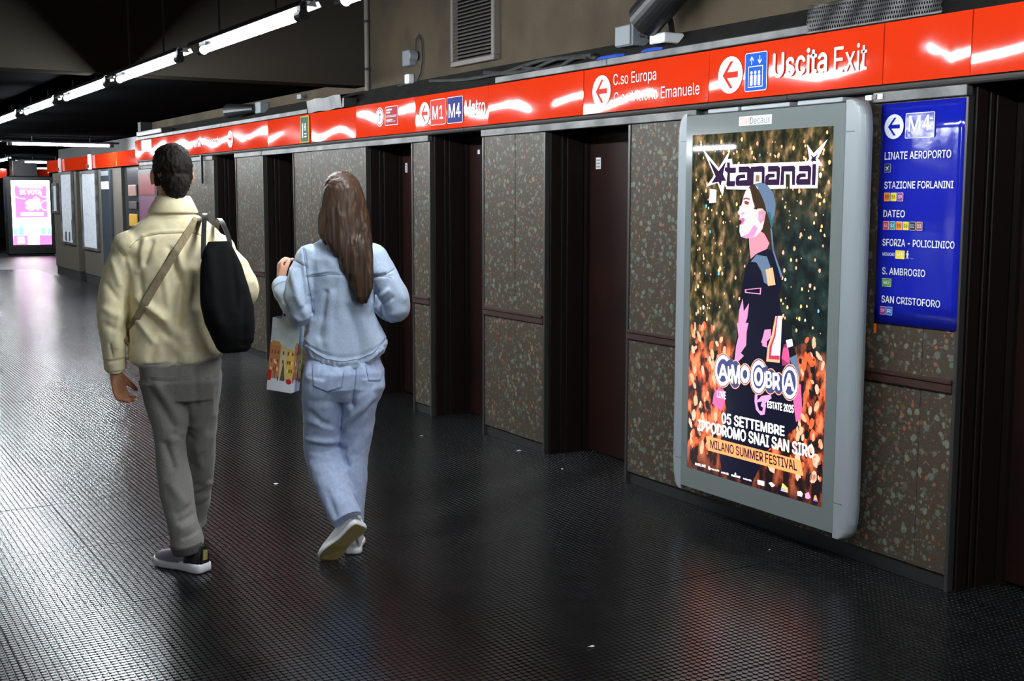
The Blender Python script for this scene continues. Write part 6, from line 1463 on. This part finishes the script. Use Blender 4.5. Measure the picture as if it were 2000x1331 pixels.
# jeans
tp = [ring_h([(0.70, .045, .160, .03, .10, 2.6), (0.76, .045, .176, .01, .125, 2.5), (0.83, .045, .178, .01, .130, 2.4), (0.90, .045, .160, .02, .11, 2.4), (0.99, .045, .135, .02, .095, 2.4)]),
      limb([(-0.04, .01, .82, .096, .125), (-0.048, .02, .74, .092, .118), (-0.055, .05, .61, .084, .095), (-0.058, .07, .47, .080, .084), (-.042, .035, .40, .078, .074), (-.018, -.02, .335, .076, .072), (.024, -.09, .245, .070, .068), (.050, -.130, .190, .068, .066)], cap=False, ref=(0, 1, 0.3)),
      limb([(0.125, .01, .82, .096, .125), (0.118, .02, .74, .090, .118), (0.105, .04, .61, .078, .090), (0.090, .05, .47, .068, .076), (.082, .04, .37, .063, .070), (.072, .03, .21, .060, .068), (.066, .025, .075, .059, .070)], cap=False)]
me = union(tp, 0.0052, 4)
co, no = arr(me)
u4 = lambda c: -.992+c*.000767
z4 = lambda c: .945-c*.000764
F = lambda x0, y0, x1, y1, h, w: (u4(x0), z4(y0), u4(x1), z4(y1), h, w)
folds = []
for poly in ([(1175, 100), (1180, 215), (1255, 250), (1335, 225), (1350, 130)], [(1475, 100), (1490, 190), (1560, 200), (1585, 150)]):
    for a, b in zip(poly[:-1], poly[1:]):
        folds += [F(*a, *b, -.0035, .0045), F(a[0]*.985+19, a[1]-4, b[0]*.985+19, b[1]-4, .002, .006)]
folds += [F(1420, 110, 1395, 330, -.016, .014), F(1150, 575, 1330, 605, -.014, .012), F(1140, 545, 1320, 570, .012, .014), F(1150, 640, 1300, 625, .006, .012), F(1145, 420, 1310, 490, .010, .018), F(1160, 370, 1240, 450, -.008, .014), F(1240, 440, 1330, 500, -.008, .014),
          F(1345, 465, 1510, 290, .010, .018), F(1370, 480, 1520, 330, -.008, .014), F(1360, 640, 1490, 520, .006, .018), F(1300, 880, 1400, 880, .005, .02), F(1250, 830, 1290, 950, -.006, .014), F(1180, 300, 1330, 320, -.005, .016), F(1400, 300, 1560, 240, .006, .02), F(1340, 600, 1360, 700, -.010, .012)]
co = crease(co, no, folds); co = wrinkle(co, no, .009, 9, (1, 1, .8), 21.0); co = wrinkle(co, no, .0035, 28, (1, 1, .8), 23.0)
put(me, co)
jn = finish('jeans', me, M['denim_t'], wom)
C_ = lambda pts: [(u4(a), z4(b)) for a, b in pts]
pk = [[(1175, 100), (1180, 215), (1255, 250), (1335, 225), (1350, 130)], [(1475, 100), (1490, 190), (1560, 200), (1585, 150)]]
seam('seam', me, [C_(q) for q in pk]+[C_([(a*.98+26, b-8) for a, b in q[1:-1]]) for q in pk]+[C_([(1422, 120), (1412, 230), (1396, 330)])], M['denim_seam'], jn, 0.0016)
shoe(wom, (0.112, -0.165, 0.172), (-0.052, -0.100, 0.004), (-0.42, 0.86, 0.30), 0.262, 0.100, M['upper_white'], (M['upper_white'], M['sole_tan']), 'w')
shoe(wom, (0.074, -0.020, 0.001), (0.090, 0.225, 0.001), (0, 0, 1), 0.245, 0.092, M['upper_white'], (M['sole_white'], None), 'w')

# paper shopping bag on her left arm
pb = thing('paper_shopping_bag', 'white paper shopping bag printed with a snowy lamplit town, on the woman\'s arm', 'bag', WMX[wom.name] @ Vector((-0.225, 0.08, 0.74)), wom.rotation_euler.z-0.40)
PBR = Matrix.Rotation(0.115, 4, 'Y')
bw, bd_, bh = 0.118, 0.085, 0.325
def PB(x, y, z): return PBR @ Vector((x, y, z))
mb = MB(); t_ = 0.0012
for a, b, c, d in ((-bw/2, bw/2, -bd_/2, -bd_/2+t_), (-bw/2, bw/2, bd_/2-t_, bd_/2), (-bw/2, -bw/2+t_, -bd_/2, bd_/2), (bw/2-t_, bw/2, -bd_/2, bd_/2)):
    s_ = MB().box(a, b, c, d, 0, bh); mb.add([PB(*p) for p in s_.v], s_.f)
s_ = MB().box(-bw/2, bw/2, -bd_/2, bd_/2, 0, t_); mb.add([PB(*p) for p in s_.v], s_.f)
pm = mat('paper_with_sky_print', srgb(226, 236, 238), 0.35)
add_noise_color(pm, srgb(190, 208, 212), 14, 3, 0.4, 0.7, coord='Object')
pbody = obj('bag_body', mb, pm, pb, local=True)
FP = (PB(-bw/2, -bd_/2, 0), (PB(1, 0, 0)-PB(0, 0, 0)), (PB(0, 0, 1)-PB(0, 0, 0)), (PB(0, -1, 0)-PB(0, 0, 0)))
FR = (PB(bw/2, -bd_/2, 0), (PB(0, 1, 0)-PB(0, 0, 0)), (PB(0, 0, 1)-PB(0, 0, 0)), (PB(1, 0, 0)-PB(0, 0, 0)))
pc = {k: mat('bag_print_'+k, srgb(*v), 0.4) for k, v in {'snow': (228, 230, 238), 'ochre': (214, 160, 84), 'salmon': (206, 134, 92), 'yellow': (232, 196, 92), 'cream': (220, 206, 160), 'dark': (52, 38, 30), 'window': (150, 84, 40), 'glow': (255, 224, 140), 'red': (196, 40, 36), 'pine': (92, 92, 62), 'grey': (150, 140, 130)}.items()}
def pr(name, pts, c, l, fr=FP, sx=1.0): return obj(name, MB().prism([(x*sx, z) for x, z in pts], fr, 0.0003*l, 0.0003*l+0.0003), pc[c], pbody, local=True)
W_ = bw
for fr, ww, tagd in ((FP, bw, ''), (FR, bd_, 's')):
    s1 = ww/0.118
    pr('printed_snow', [(0, 0.001), (ww, 0.001), (ww, .075), (ww*.6, .055), (0, .065)], 'snow', 1, fr)
    for x0, x1, z1, c in ((0.0, .052, .212, 'salmon'), (.052, .082, .205, 'cream'), (.082, .118, .192, 'yellow')):
        pr('printed_house', [(x0*s1, .055), (x1*s1, .055), (x1*s1, z1), (x0*s1, z1+.004)], c, 1, fr)
    pr('printed_roof', [(.004*s1, .205), (.050*s1, .203), (.046*s1, .222), (.010*s1, .225)], 'ochre', 2, fr)
    for zc in (.098, .135, .175):
        for xc in (.012, .026, .042, .066, .090, .100, .110):
            pr('printed_window', [((xc-.0035)*s1, zc-.008), ((xc+.0035)*s1, zc-.008), ((xc+.0035)*s1, zc+.008), ((xc-.0035)*s1, zc+.008)], 'window' if (xc*1000+zc*100) % 3 > 1 else 'glow', 2, fr)
    pr('printed_tree', [(.058*s1, .05), (.082*s1, .05), (.070*s1, .142)], 'pine', 3, fr)
    pr('printed_lamp_post', [(.032*s1, .06), (.0345*s1, .06), (.0345*s1, .122), (.032*s1, .122)], 'dark', 3, fr)
    pr('printed_lantern', circle(.0332*s1, .127, .005, .007, 10), 'glow', 3, fr)
    pr('printed_post_box', [(.001, .045), (.016*s1, .045), (.016*s1, .088), (.009*s1, .095), (.001, .09)], 'red', 3, fr)
    pr('printed_sleigh', circle(.102*s1, .05, .014*s1, .012, 14), 'red', 3, fr)
    pr('printed_person', [(.046*s1, .046), (.050*s1, .046), (.050*s1, .066), (.046*s1, .066)], 'dark', 3, fr)
for y in (-1, 1):
    a = PB(-.012, y*(bd_/2-.003), bh-.012); b = PB(.034, y*(bd_/2-.003), bh-.012); e = Vector((0.022, 0.045+y*0.012, .4775))
    pts = [a, a*.55+e*.45+Vector((-.004, 0, 0)), e, b*.55+e*.45+Vector((.006, 0, 0)), b]
    obj('cord', MB().add(*limb([(*p, .0022) for p in pts], n=7, m=5)), M['sole_white'], pb, smooth=True, local=True)
